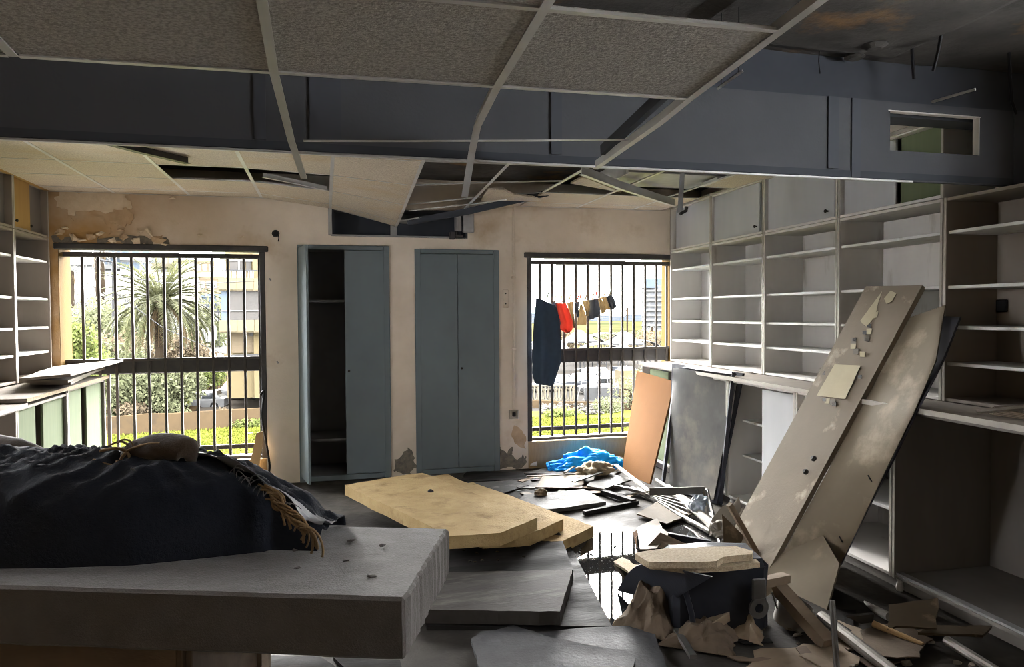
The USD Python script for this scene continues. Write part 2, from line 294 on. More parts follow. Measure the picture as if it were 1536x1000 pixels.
# closets let into the wall
def closet(x0, x1, h, half_open, lab):
    c = thing('closet', lab, 'closet', 'closets built into the window wall')
    d = .55; f = .045
    part(c, 'frame', cat(bx(x0-.01, x0+f, YB-.022, YB+.04, 0, h, .004), bx(x1-f, x1+.01, YB-.022, YB+.04, 0, h, .004), bx(x0+f, x1-f, YB-.022, YB+.04, h-.04, h, .004), bx(x0+f, x1-f, YB-.015, YB+.04, 0, .05, .004)), 'closet_door')
    part(c, 'carcass', cat(bx(x0, x0+.02, YB+.04, YB+d, 0, h), bx(x1-.02, x1, YB+.04, YB+d, 0, h), bx(x0, x1, YB+d, YB+d+.02, 0, h), bx(x0, x1, YB+.04, YB+d, h-.02, h), bx(x0, x1, YB+.04, YB+d, .0, .05)), 'closet_in')
    mid = (x0+x1)/2
    def leaf(a, b, name='door'):
        p = part(c, name, bx(a, b, YB-.018, YB+.004, .055, h-.045, .003), 'closet_door'); return p
    leaf(mid+.002, x1-f+.004); k = part(c, 'lock', lathe([(0, 0), (.011, 0), (.011, .004), (.006, .006), (0, .006)], 14, (mid+.035, YB-.018, 1.02), (0, -1, 0)), 'dark_knob')
    if half_open:
        # left leaf swung right out, seen almost on edge
        D = bx(0, .36, -.011, .011, .055, h-.03, .003); D.apply_transform(trimesh.transformations.rotation_matrix(math.radians(-78), [0, 0, 1])); D.apply_translation([x0+.01, YB-.02, 0])
        part(c, 'door', D, 'closet_door', 'swung-open narrow leaf')
        part(c, 'shelf', bx(x0+.02, x1-.02, YB+.06, YB+d, 1.66, 1.68), 'closet_in'); part(c, 'shelf', bx(x0+.02, x1-.02, YB+.06, YB+d, .36, .38), 'closet_in')
    else: leaf(x0+f-.004, mid-.002)
    return c
closet(-.22, .595, 2.185, True, 'grey built-in closet with one leaf swung open, beside left window')
closet(.853, 1.655, 2.165, False, 'grey built-in closet with both doors shut, nearer right window')
# dark recess of the old air conditioner, above the closets
ac = thing('air_conditioner_recess', 'dark open recess of removed air conditioner above the closets', 'recess')
part(ac, 'lining', cat(bx(.08, 1.36, YB+.28, YB+.30, 2.28, 2.53), bx(.08, .10, YB, YB+.28, 2.28, 2.53), bx(1.34, 1.36, YB, YB+.28, 2.28, 2.53), bx(.08, 1.36, YB, YB+.28, 2.27, 2.285), bx(.08, 1.36, YB, YB+.28, 2.525, 2.54)), 'beam_dark')
part(ac, 'frame', cat(bx(.07, 1.20, YB-.012, YB+.03, 2.272, 2.288, .003), bx(.62, .68, YB, YB+.03, 2.285, 2.53, .003), bx(.05, .085, YB-.015, YB+.03, 2.28, 2.55, .004)), 'rail_grey')
part(ac, 'bracket', cat(bx(1.18, 1.23, YB-.05, YB+.02, 2.26, 2.33, .004), bx(1.23, 1.30, YB-.07, YB, 2.28, 2.30, .003), tube([(1.24, YB-.03, 2.28), (1.25, YB-.035, 2.36)], .012, 8)), 'black_metal')
part(ac, 'duct', tube([(1.26, YB-.03, 2.34), (1.26, YB-.03, 2.52)], .035, 12), 'rail_grey'); part(ac, 'duct', bx(1.31, 1.42, YB-.03, YB+.01, 2.33, 2.53, .005), 'rail_grey')
# conduit, socket box, switch plate, fixture on the wall
c = thing('electrical_conduit', 'thin vertical surface conduit ending in square socket box', 'conduit')
part(c, 'pipe', tube([(1.82, YB-.014, 2.6), (1.812, YB-.014, .6)], .012, 10), 'plaster')
for z in (1.9, 1.2): part(c, 'clip', bx(1.795, 1.835, YB-.028, YB, z-.01, z+.01, .002), 'plaster')
c = thing('socket_box', 'open square socket box at lower end of the wall conduit', 'socket')
part(c, 'box', cat(bx(1.765, 1.855, YB-.04, YB, .505, .51), bx(1.765, 1.855, YB-.04, YB, .59, .595), bx(1.765, 1.772, YB-.04, YB, .505, .595), bx(1.848, 1.855, YB-.04, YB, .505, .595), bx(1.765, 1.855, YB-.008, YB, .505, .595)), 'pvc')
part(c, 'terminal', bx(1.795, 1.825, YB-.03, YB-.006, .53, .57, .003), 'black')
c = thing('switch_plate', 'pale oblong blank switch plate beside right window', 'switch')
part(c, 'plate', bx(1.705, 1.765, YB-.012, YB, 1.60, 1.78, .006), 'plaster'); part(c, 'screw', lathe([(0, 0), (.006, 0), (.004, .003), (0, .003)], 10, (1.735, YB-.012, 1.64), (0, -1, 0)), 'black')
part(c, 'screw', lathe([(0, 0), (.006, 0), (.004, .003), (0, .003)], 10, (1.735, YB-.012, 1.74), (0, -1, 0)), 'black')
p = PY(413, 350, YB)
c = thing('lamp_holder', 'broken black wall lamp holder above left window corner', 'lamp holder')
part(c, 'socket', lathe([(0, 0), (.03, 0), (.034, .02), (.022, .05), (.016, .055), (0, .05)], 14, p, (0.2, -1, -.2)), 'black'); part(c, 'wire', tube(dense([p, p+A([.03, -.04, -.03]), p+A([.025, -.03, -.075])]), .005, 6), 'black')
for x, y, lab in ((405, 419, 'bent nail in the wall beside left window, upper'), (416, 542, 'bent nail in the wall beside left window, lower')):
    q = PY(x, y, YB); one('wall_nail', tube([q+A([0, .01, 0]), q+A([0, -.04, .004]), q+A([.01, -.05, -.01])], .007, 6), 'rail_grey', lab, 'nail')
# windows
def window(n, x0, x1, z0, z1, zm0, zm1, bars, lab):
    W = thing(f'window_{n}', lab, 'window', kind='structure'); yb = YB+.13
    part(W, 'lintel_track', bx(x0-.03, x1+.03, YB-.016, YB+.10, z1-.03, z1+.022, .006), 'black_metal')
    part(W, 'upper_rail', bx(x0, x1, yb-.025, yb+.025, z1-.085, z1-.045, .004), 'bar_metal')
    part(W, 'transom', bx(x0, x1, yb+.01, yb+.10, zm0, zm1, .008), 'black_metal'); part(W, 'transom_lip', bx(x0, x1, yb-.012, yb+.012, zm1-.012, zm1+.012, .003), 'bar_metal')
    part(W, 'lower_rail', bx(x0, x1, yb+.02, yb+.05, z0+.075, z0+.115, .004), 'bar_metal'); part(W, 'sill_rail', bx(x0, x1, YB+.05, yb+.04, z0-.002, z0+.025, .004), 'bar_metal')
    part(W, 'jamb_post', bx(x0 if n == 2 else x1-.05, x0+.05 if n == 2 else x1, YB+.0, YB+.18, z0, z1, .006), 'black_metal')
    for x in bars: part(W, 'bar', bx(x-.011, x+.011, yb-.011, yb+.011, z0+.01, z1-.05, .003), 'bar_metal')
    return W
barL = [-2.033, -1.907, -1.775, -1.641, -1.515, -1.380, -1.248, -1.114, -.979, -.843, -.705, -.572]
W1 = window(1, -2.18, -.51, .24, 2.145, 1.03, 1.155, barL, 'left barred window with palm tree beyond')
part(W1, 'post', bx(-1.868, -1.842, YB+.16, YB+.19, .25, 1.03, .003), 'bar_metal')
W2 = window(2, 1.955, 3.56, .27, 2.126, 1.04, 1.175, [2.0, 2.125, 2.252, 2.381, 2.51, 2.641, 2.766, 2.898, 3.025, 3.153, 3.282, 3.411, 3.53], 'right barred window behind the laundry line')
# other walls and slab
one('wall_left', cat(bx(-2.75, -2.60, -2.6, 3.35, 0, 2.95), bx(-2.75, -2.60, 4.2, YO, 0, 2.95), bx(-2.75, -2.60, 3.35, 4.2, 0, 1.45), bx(-2.75, -2.60, 3.35, 4.2, 2.2, 2.95)), 'plaster', 'left side wall behind bookcase', 'wall', kind='structure')
one('wall_rear', bx(-2.75, 4.2, -2.75, -2.6, 0, 2.95), 'plaster', 'wall behind the viewer', 'wall', kind='structure')
ang = math.radians(2.2); RD = A([math.sin(ang), math.cos(ang), 0]); RN = A([math.cos(ang), -math.sin(ang), 0]); R0 = A([3.505, 6.98, 0]); RROT = -92.2
def RW(s, d, z): return R0-RD*s+RN*d+A([0, 0, z])
def rbox(s0, s1, d0, d1, z0, z1, b=0): m = bx(s0, s1, d0, d1, z0, z1, b); m.apply_transform(trimesh.transformations.rotation_matrix(math.radians(RROT), [0, 0, 1])); m.apply_translation(R0); return m
one('wall_right', cat(rbox(-.3, 5.4, .36, .5, 0, 2.95), rbox(6.9, 9.6, .36, .5, 0, 2.95), rbox(5.4, 6.9, .36, .5, 0, 1.78), rbox(5.4, 6.9, .36, .5, 2.4, 2.95)), 'plaster', 'right side wall behind bookcases', 'wall', kind='structure')
sl = meshkit
gx, gy = np.meshgrid(np.linspace(-2.75, 4.2, 90), np.linspace(-2.75, YO, 110), indexing='ij')
gz = 2.83+.035*(meshkit.fbm(np.stack([gx*1.7, gy*1.7, gx*0], -1), 5, 3)-.5)
gz = np.where((gx > 1.55) & (gx < 2.78) & (gy > 2.0) & (gy < 3.05), gz-.03, gz)
I = np.arange(90*110).reshape(90, 110); a, b, c_, d_ = I[:-1, :-1].ravel(), I[1:, :-1].ravel(), I[1:, 1:].ravel(), I[:-1, 1:].ravel()
low = trimesh.Trimesh(np.c_[gx.ravel(), gy.ravel(), gz.ravel()], np.vstack([np.c_[a, c_, b], np.c_[a, d_, c_]]), process=False)
w4 = thing('window_4', 'unseen side opening on the left, added for fill light', 'window', kind='structure')  # unseen opening added to throw fill light on right shelves and back wall
for q in ((3.35, 4.2, 1.45, 1.49), (3.35, 4.2, 2.16, 2.2), (3.35, 3.39, 1.49, 2.16), (4.16, 4.2, 1.49, 2.16)): part(w4, 'frame_member', bx(-2.70, -2.64, q[0], q[1], q[2], q[3]), 'black_metal')
w3 = thing('window_3', 'small unseen high opening on right, added for fill light', 'window', kind='structure')  # another added opening out of view, brightens the bulkhead and slab
for q in ((5.4, 6.9, 1.78, 1.82), (5.4, 6.9, 2.36, 2.4), (5.4, 5.44, 1.82, 2.36), (6.86, 6.9, 1.82, 2.36), (6.13, 6.17, 1.82, 2.36)): part(w3, 'frame_member', rbox(q[0], q[1], .38, .44, q[2], q[3]), 'black_metal')
one('ceiling', cat(low, bx(-2.75, 4.2, -2.75, YO, 2.9, 3.1)), 'slab', 'bare concrete slab with brown stains above broken ceiling', 'ceiling', kind='structure')
# hanging bulkhead across the room with an opening at its right end
YBH = 3.1
bh = thing('wall_bulkhead', 'dark grey bulkhead hanging across the room', 'wall', kind='structure')
def bp(x0, x1, z0, z1, y0=YBH, y1=YBH+.03): return bx(x0, x1, y0, y1, z0, z1)
hx0, hx1, hz0, hz1 = 2.765, 3.312, 2.357, 2.552
part(bh, 'panel', cat(bp(-2.6, hx0, 2.206, 2.60), bp(hx1, 3.72, 2.206, 2.60), bp(hx0, hx1, 2.206, hz0), bp(hx0, hx1, hz1, 2.60)), 'beam_paint')
part(bh, 'header', bx(-2.6, 3.72, YBH+.08, YBH+.22, 2.55, 2.86), 'beam_dark')
part(bh, 'bottom_trim', bx(-2.6, 2.9, YBH-.010, YBH+.006, 2.199, 2.209, .002), 'rail', 'pale metal lower edge')
part(bh, 'base_strip', bx(-2.6, 3.60, YBH-.006, YBH, 2.212, 2.245), 'beam_dark')
for x0, x1, z0 in ((2.40, 2.46, 2.25), (2.535, 2.585, 2.21), (-.045, .078, 2.25), (-.26, -.215, 2.25), (3.54, 3.60, 2.21), (.98, 1.03, 2.25)):
    part(bh, 'stud', bx(x0, x1, YBH-.008, YBH, z0, 2.60), 'beam_stud')
e = .012
part(bh, 'opening_edge', cat(bx(hx0-e, hx1+e, YBH-.003, YBH+.032, hz1-.001, hz1+.005), bx(hx1-.001, hx1+.006, YBH-.003, YBH+.032, hz0, hz1)), 'laminate', 'raw torn board edge of opening')
# thin dust hanging in the room's air
MATS['dusty_air'] = usdkit.material(stage, '/World/Looks/dusty_air', {'v': ('principled_volume', {'color': (.78, .88, 1.0), 'density': HAZE, 'anisotropy': .35})}, [], volume='v.volume')
if HAZE: one('dusty_air', bx(-2.59, 3.70, -2.55, YB-.02, .01, 2.60), 'dusty_air', 'faint bluish dust haze filling the room', 'haze', kind='stuff')
# ------------------------------------------------------------------ fitted cupboards
LDIR = 90.0
def carcass(u, w, dep, z0, z1, m='laminate', t=.018, back=True, parts=('side', 'side', 'top', 'bottom', 'back')):
    part(u, 'side_panel', bx(0, t, 0, dep, z0, z1, .0015), m); part(u, 'side_panel', bx(w-t, w, 0, dep, z0, z1, .0015), m)
    part(u, 'edge_strip', bx(.001, t-.001, -.003, .0005, z0, z1), 'laminate_edge'); part(u, 'edge_strip', bx(w-t+.001, w-.001, -.003, .0005, z0, z1), 'laminate_edge')
    part(u, 'top_panel', bx(t, w-t, .002, dep, z1-t, z1, .0015), m); part(u, 'bottom_panel', bx(t, w-t, .002, dep, z0, z0+t, .0015), m)
    if back: part(u, 'back_panel', bx(t, w-t, dep-.008, dep, z0+t, z1-t), m)
def knob(parent, x, y, z): part(parent, 'knob', lathe([(0, 0), (.006, 0), (.006, .012), (.012, .018), (.013, .024), (.008, .029), (0, .03)], 14, (x, y, z), (0, -1, 0)), 'dark_knob')
SH = (1.985, 1.683, 1.455, 1.262)
bays = [.004, .889, 1.778, 2.70, 3.614, 4.53]
ordn = ['first from the window', 'second from the window', 'third from the window', 'fourth from the window', 'nearest the viewer, darkest']
for i in range(5):
    s0, s1 = bays[i]+.004, bays[i+1]-.004; wd = s1-s0; p = RW(s0, 0, 0)
    u = thing('bookcase', f'tall grey open bookcase on right wall, {ordn[i]}', 'bookcase', 'open bookcases along the right wall', loc=p, rz=RROT)
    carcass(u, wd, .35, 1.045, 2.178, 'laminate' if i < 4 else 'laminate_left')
    for k, z in enumerate(SH):
        if i == 4: z -= (.0, .004, .0, .008)[k]
        q = bx(.0185, wd-.0185, .012, .338, z-.009, z+.009, .002); part(u, 'shelf', q, 'shelf')
    if i < 4:
        u = thing('upper_cabinet', f'grey sliding-door upper cabinet above bookcase, {ordn[i]}', 'cabinet', 'upper cabinets along the right wall', loc=p, rz=RROT)
        carcass(u, wd, .35, 2.182, 2.625)
        h = wd/2
        dm = ('door_grey', 'door_grey') if i < 3 else ('door_grey', 'sage')
        if i == 0: d1, d2 = (.03, .44, .05), (.45, wd-.02, .02)
        elif i == 1: d1, d2 = (.02, wd-.1, .02), (.6, wd-.02, .06)
        elif i == 2: d1, d2 = (.02, wd-.07, .025), (.5, wd-.02, .06)
        else: d1, d2 = (.02, .50, .03), (.52, wd-.02, .05)
        for (a, b, y), mm in zip((d1, d2), dm):
            d = part(u, 'door', bx(a, b, y, y+.016, 2.202, 2.605, .002), mm, 'sage green sliding door' if mm == 'sage' else None)
        if i in (1, 2): knob(u, wd-.13, .02, 2.25)
        part(u, 'cornice', bx(0, wd, -.012, .03, 2.615, 2.64, .003), 'laminate_edge')
# black socket on the last bookcase back
one('wall_socket', rbox(3.645, 3.71, .322, .343, 1.54, 1.61, .004), 'black', 'black square socket inside nearest right bookcase', 'socket')
# lower cupboards on the right, one continuous worktop
wt = thing('worktop', 'grey worktop running along right wall below bookcases', 'worktop')
part(wt, 'board', rbox(.02, 5.6, -.345, .34, 1.012, 1.04, .003), 'shelf_worn'); part(wt, 'edge_strip', rbox(.02, 5.6, -.349, -.344, 1.012, 1.04), 'laminate_edge', 'pale front edge')
LD = -.315
lab = ['right lower cabinet under the window corner, dark open left half', 'right lower cabinet behind the framed glass panel', 'right lower cabinet with open shelves and pale sliding door', 'right lower cabinet behind leaning boards, open with shelves', 'right lower cabinet nearest viewer, wide open and empty']
for i in range(5):
    s0, s1 = bays[i]+.004, bays[i+1]-.004; wd = s1-s0
    if i == 4: wd = 1.6
    u = thing('lower_cabinet', lab[i], 'cabinet', 'lower cabinets along the right wall', loc=RW(s0, LD, 0), rz=RROT)
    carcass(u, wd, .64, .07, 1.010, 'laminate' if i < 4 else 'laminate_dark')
    part(u, 'plinth', bx(0, wd, .05, .066, .0, .07), 'laminate_dark'); part(u, 'foot', lathe([(0, 0), (.018, 0), (.022, .02), (.014, .05), (.02, .066), (0, .066)], 12, (.03, .025, .002)), 'laminate')
    if i < 4:
        for z in (.68, .40): part(u, 'shelf', bx(.02, wd-.02, .12, .62, z-.009, z+.009, .002), 'shelf')
    if i == 0: part(u, 'door', bx(.16, .60, .02, .036, .10, .98, .002), 'sage')
    if i == 1: part(u, 'door', bx(.02, .45, .02, .036, .10, .98, .002), 'sage')
    if i == 2: part(u, 'door', bx(.47, wd-.02, .02, .036, .10, .98, .002), 'door_grey', 'pale sliding door')
    if i == 3: part(u, 'door', bx(.02, .30, .05, .066, .10, .98, .002), 'laminate')
    if i == 4: part(u, 'track', bx(.02, wd-.02, .01, .05, .088, .10), 'rail_grey')
# left side
LX = -2.237
def lbox(y0, y1, d0, d1, z0, z1, b=0): return bx(LX-d1, LX-d0, y0, y1, z0, z1, b)
for i, (y0, y1) in enumerate(((6.238, 6.955), (5.33, 6.232), (4.42, 5.324))):
    wd = y1-y0; nm = ('in the window corner', 'at the picture edge', 'just out of sight')[i]
    u = thing('bookcase', f'tall brown-grey open bookcase on left wall, {nm}', 'bookcase', 'open bookcases along the left wall', loc=(LX, y0, 0), rz=LDIR)
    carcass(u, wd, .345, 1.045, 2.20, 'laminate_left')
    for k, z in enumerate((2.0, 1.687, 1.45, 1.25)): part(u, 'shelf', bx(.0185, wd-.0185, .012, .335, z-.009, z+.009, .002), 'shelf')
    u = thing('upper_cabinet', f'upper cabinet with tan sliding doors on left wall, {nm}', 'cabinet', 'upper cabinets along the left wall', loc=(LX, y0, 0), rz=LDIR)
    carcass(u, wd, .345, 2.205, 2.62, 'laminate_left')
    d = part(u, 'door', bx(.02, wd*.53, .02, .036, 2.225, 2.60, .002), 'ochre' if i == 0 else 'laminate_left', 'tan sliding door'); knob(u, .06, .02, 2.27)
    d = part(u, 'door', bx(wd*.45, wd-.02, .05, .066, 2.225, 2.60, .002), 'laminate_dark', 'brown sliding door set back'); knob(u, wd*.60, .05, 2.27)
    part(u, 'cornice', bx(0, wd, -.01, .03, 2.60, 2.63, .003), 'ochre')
for i, (y0, y1) in enumerate(((5.97, 6.90), (5.05, 5.964), (4.1, 5.044))):
    wd = y1-y0
    h1 = 1.008 if i == 0 else .984
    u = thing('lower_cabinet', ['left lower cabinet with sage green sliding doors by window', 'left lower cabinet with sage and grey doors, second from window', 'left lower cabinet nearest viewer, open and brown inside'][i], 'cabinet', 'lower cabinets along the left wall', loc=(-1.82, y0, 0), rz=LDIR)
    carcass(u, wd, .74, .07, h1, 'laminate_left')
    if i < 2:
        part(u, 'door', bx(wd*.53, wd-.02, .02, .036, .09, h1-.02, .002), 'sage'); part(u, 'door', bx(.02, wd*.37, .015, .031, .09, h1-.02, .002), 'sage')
        part(u, 'pull_edge', bx(wd-.03, wd-.012, .0, .02, .07, 1.0, .002), 'laminate_dark')
wt = thing('worktop', 'worn grey worktop running along left wall below bookcases', 'worktop')
part(wt, 'board', bx(-2.58, -1.80, 5.15, 6.93, 1.0095, 1.035, .003), 'shelf_worn', 'chipped board by the window'); part(wt, 'board', bx(-2.58, -1.79, 4.0, 5.13, .985, 1.008, .003), 'shelf_worn', 'lower board nearer the viewer')
part(wt, 'edge_strip', bx(-1.802, -1.797, 5.15, 6.93, 1.010, 1.035), 'chipboard', 'torn chipboard edge'); part(wt, 'edge_strip', bx(-1.792, -1.786, 4.0, 5.13, .985, 1.008), 'laminate_edge')
# ------------------------------------------------------------------ suspended ceilings
def G(i, j, dz=0.0): return A([-.118+.6*i, 1.572+.452*j, 2.216+.006*i-.035*j+dz])
near = {(-2, 0): 'leftmost', (-1, 0): 'left of the middle', (0, 0): 'middle', (1, 0): 'right', (-1, -1): 'upper left', (0, -1): 'upper middle', (-2, -1): 'upper far left', (-2, -2): 'back far left', (-1, -2): 'back left', (0, -2): 'back middle', (1, -2): 'back right', (1, -3): 'rear right', (0, -3): 'rear middle', (-1, -3): 'rear left', (-2, -3): 'rear far left'}
for (i, j), nm in near.items():
    q = [G(i+.02, j+.02, .004), G(i+.98, j+.02, .004), G(i+.98, j+.98, .004), G(i+.02, j+.98, .004)]
    one('ceiling_tile', plate([p+A([0, 0, .014]) for p in q], .014), 'tile', f'speckled grey ceiling tile overhead, {nm} of the near grid', 'ceiling tile', 'ceiling tiles of the near grid')
gr = thing('ceiling_grid', 'pale metal ceiling grid overhead in front of the bulkhead', 'ceiling grid')
part(gr, 'main_rail', tbar([G(-2, -4), G(-2, 1.0)]), 'rail'); part(gr, 'main_rail', tbar([G(-1, -4), G(-1, 1.0)]), 'rail')
pa = [G(0, -4), G(0, .2), G(0, 1), PY(437, 212, 2.55), PY(456, 268, 2.92)]
pb = [G(1, -4), G(1, 0), G(1, 1), PY(716, 190, 2.30), PY(708, 228, 2.45), PY(697, 296, 2.62)]
pc = [G(2, -4), G(2, 1), PX(990, 186, 1.09), PX(893, 254, 1.10)]
part(gr, 'main_rail', tbar(pa), 'rail', 'bent rail with free end hanging below the bulkhead'); part(gr, 'main_rail', tbar(pb), 'rail', 'sagging rail with free end hanging down'); part(gr, 'main_rail', tbar(pc), 'rail', 'long edge rail running to the bulkhead')
for j in (-3, -2, -1, 0, 1):
    for i in range(-2, 2): part(gr, 'cross_tee', sweep([G(i+.02, j), G(i+.98, j)], [(x*.75, y*.3) for x, y in TEE]), 'rail')
part(gr, 'cross_tee', sweep(dense([PY(455, 212, 2.56), PY(705, 212, 2.5), PY(942, 210, 2.5)], 6), [(-.009, 0), (.009, 0), (.009, .003), (-.009, .003)]), 'rail', 'empty tee bowing in front of the bulkhead')
part(gr, 'angle', sweep([PX(1006, 150, 1.085)+A([0, 0, .02]), PX(905, 240, 1.09)+A([0, 0, .02])], [(x, y*1.6) for x, y in ANG]), 'beam_dark', 'punched grey angle beside the edge rail')
hs = thing('hanging_strip', 'short grey strip hanging behind the edge rail', 'metal strip'); part(hs, 'strip', tube([PY(1076, 133, 2.8), PY(1114, 106, 2.7)], .008, 4), 'rail_grey')
for q in (PY(1082, 129, 2.785), PY(1108, 110, 2.715)): part(hs, 'hanger_wire', tube([q, A([q[0], q[1], 2.86])], .0025, 5), 'black')
one('ceiling_strip', bx(0, .01, 0, .01, 0, .01) if False else tube([PY(1398, 153, 2.95), PY(1463, 134, 2.75)], .007, 5), 'rail', 'short pale strip hanging above the bulkhead opening', 'metal strip')
for k, (pts, lab) in enumerate([([(1413, 44), (1408, 75), (1400, 106)], 'bent black hanger rod in the slab, middle one'), ([(1368, 68), (1369, 90), (1371, 118)], 'black hanger rod in the slab, left one'), ([(1514, 79), (1515, 110), (1517, 150), (1524, 170)], 'black hanger rod in the slab, at right edge'), ([(1229, 75), (1228, 92), (1230, 110)], 'thin wire hanging from the slab left of the rods')]):
    y0 = PZ(*pts[0], 2.82)[1]; P = [PZ(*pts[0], 2.84)]+[PY(x, y, y0+.04*j) for j, (x, y) in enumerate(pts)]
    one('hanger_rod', tube(P, .008 if k < 3 else .003, 7), 'black', lab, 'hanger rod')
one('slab_fixing', lathe([(0, 0), (.05, 0), (.06, .02), (.03, .035), (0, .035)], 14, PZ(1312, 62, 2.815), (0, 0, -1)), 'slab', 'round concrete patch on the slab left of the rods', 'fixing')
one('slab_fixing', lathe([(0, 0), (.04, 0), (.05, .02), (.03, .03), (0, .03)], 14, PZ(1282, 80, 2.815), (0, 0, -1)), 'slab', 'round dark boss on the slab over the bulkhead stud', 'fixing')
# far ceiling, at 2.6 m, behind the bulkhead
ZC = 2.60
xs = [-2.24]+[-1.73+.6*k for k in range(9)]+[3.40]; ys = [6.965, 6.72, 6.15, 5.58, 5.01, 4.44, 3.87, 3.45]
def sag(x, y):
    """How far the grid hangs: the middle bay has come down towards the window wall."""
    s = float(np.interp(x, [-.53, .07, .67, 1.27, 1.87], [0, .08, .23, .10, 0]))*min(1.0, max(0.0, (y-4.9)/1.95))
    return s
def C(x, y, dz=0.0): return A([x, y, ZC-sag(x, y)+dz])
rowname = ['strip against the window wall', 'row by the window wall', 'second row from the window wall', 'third row from the window wall', 'fourth row from the window wall', 'fifth row', 'row behind the bulkhead']
there = {0: range(7), 1: range(7), 2: (0, 1, 3, 5, 6), 3: (0, 1, 3, 4, 5, 6), 4: (0, 1, 2, 3, 4, 5), 5: (6,), 6: (0,), 7: (0, 1), 8: (0, 1), 9: (0, 1, 3)}
for k in range(10):
    for r in there[k]:
        x0, x1, y1, y0 = xs[k]+.012, xs[k+1]-.012, ys[r]-.006, ys[r+1]+.006
        q = [C(x0, y0, .016), C(x1, y0, .016), C(x1, y1, .016), C(x0, y1, .016)]
        V = A(q); V = np.vstack([V, V-A([0, 0, .014])])
        one('ceiling_tile', trimesh.convex.convex_hull(V), 'tile_far', f'cream ceiling tile of the far ceiling, column {k+1} from the left wall, {rowname[r]}', 'ceiling tile', 'ceiling tiles of the far ceiling')
fg = thing('ceiling_grid', 'damaged pale ceiling grid behind the bulkhead with missing tiles', 'ceiling grid')
for k in range(1, 10):
    x = xs[k]
    pts = [C(x, y) for y in (3.45, 4.4, 5.0, 5.58, 6.15, 6.6, 6.96)]
    if k in (7,): pts = pts[:5]
    part(fg, 'main_rail', sweep(pts, [(x*1.05, y*.4) for x, y in TEE]), 'rail')
for r in range(1, 7):
    for k in range(10):
        if (r in there[k]) or (r-1 in there[k]) or k in (5, 6):
            a, b = C(xs[k]+.014, ys[r]), C(xs[k+1]-.014, ys[r])
            part(fg, 'cross_tee', sweep([a, b], [(x*.55, y*.3) for x, y in TEE]), 'rail')
part(fg, 'wall_angle', sweep([(-2.24, 6.972, ZC-.002), (0.05, 6.972, ZC-.002)], ANG), 'rail'); part(fg, 'wall_angle', sweep([(1.9, 6.972, ZC-.002), (3.46, 6.972, ZC-.002)], ANG), 'rail')
# broken tile remnant beside the gap
def px_plate(name, px, Y, t, m, lab, ct, dy=None):
    P = [PY(x, y, Y+(0 if dy is None else dy[i])) for i, (x, y) in enumerate(px)]
    return one(name, plate(P, t), m, lab, ct)
px_plate('ceiling_tile_piece', [(722, 302), (732, 280), (756, 280), (770, 292), (800, 296), (812, 296)], 6.3, .014, 'tile_far', 'broken cream ceiling tile left in the gap', 'ceiling tile', (0, -.6, -.6, -.35, -.2, 0))
px_plate('ceiling_tile_piece', [(872, 264), (882, 266), (932, 286), (856, 273)], 5.9, .014, 'tile_far', 'triangular tile corner beside the diagonal rail', 'ceiling tile', (-.3, -.3, .1, 0))
def hang_rail(pts, Y, lab, w=1.0, m='rail', prof=TEE, sc=1.0):
    P = [PY(x, y, yy) for (x, y), yy in zip(pts, Y)]
    up = (0, 0, 1)
    if abs((P[-1]-P[0])[2]) > .8*np.linalg.norm(P[-1]-P[0]): up = (0, 1, 0)
    return one('ceiling_rail', sweep(P, [(x*sc*w, y*sc) for x, y in prof], up), m, lab, 'ceiling rail')
hang_rail([(872, 262), (930, 284), (1012, 310)], (5.0, 5.5, 6.2), 'fallen ceiling rail hanging diagonally by the right bookcases', .8, sc=1.9)
hang_rail([(1024, 255), (1020, 318)], (4.6, 4.6), 'short rail hanging straight down over right bookcases', 1.5, 'rail_grey')
one('rail_clip', tube([PY(1020, 321, 4.6), PY(1029, 316, 4.6), PY(1030, 310, 4.6)], .012, 6), 'black_metal', 'dark clip at foot of the hanging rail', 'clip')
hang_rail([(146, 213), (208, 229), (282, 246)], (4.8, 5.0, 5.3), 'dark fallen rail dangling from left ceiling tiles', 1.0, 'black_metal', sc=1.9)
hang_rail([(394, 266), (444, 276), (490, 286)], (5.9, 6.0, 6.1), 'pale loose rail lying across the ceiling gap left of the closets', 1.1)
hang_rail([(612, 338), (700, 322), (826, 293)], (6.75, 6.6, 6.3), 'dark ceiling angle drooping over the closets', 1.0, 'beam_dark', sc=1.6)
hang_rail([(502, 314), (560, 330), (612, 336)], (6.93, 6.93, 6.9), 'twisted trim under the sagging tiles', 1.0, 'rail_grey')
hang_rail([(613, 317), (716, 306), (760, 300)], (6.3, 6.2, 6.1), 'thin pale tee left in the empty bay', .5, 'rail', [(x, y*.25) for x, y in TEE])
hang_rail([(1052, 281), (1076, 272), (1110, 272)], (5.6, 5.3, 5.3), 'bent grey tee by the right cabinets', .8)
dk = thing('ventilation_duct', 'grey sheet metal duct in the ceiling void at right', 'duct')
part(dk, 'body', bx(2.3, 3.2, 5.3, 5.9, 2.64, 2.72, .004), 'rail_grey'); part(dk, 'flange', bx(2.28, 2.30, 5.28, 5.92, 2.62, 2.74, .003), 'rail')
for k in range(5): part(dk, 'rivet', lathe([(0, 0), (.006, 0), (.004, .004), (0, .004)], 8, (2.4+.15*k, 5.3, 2.68), (0, -1, 0)), 'rail')
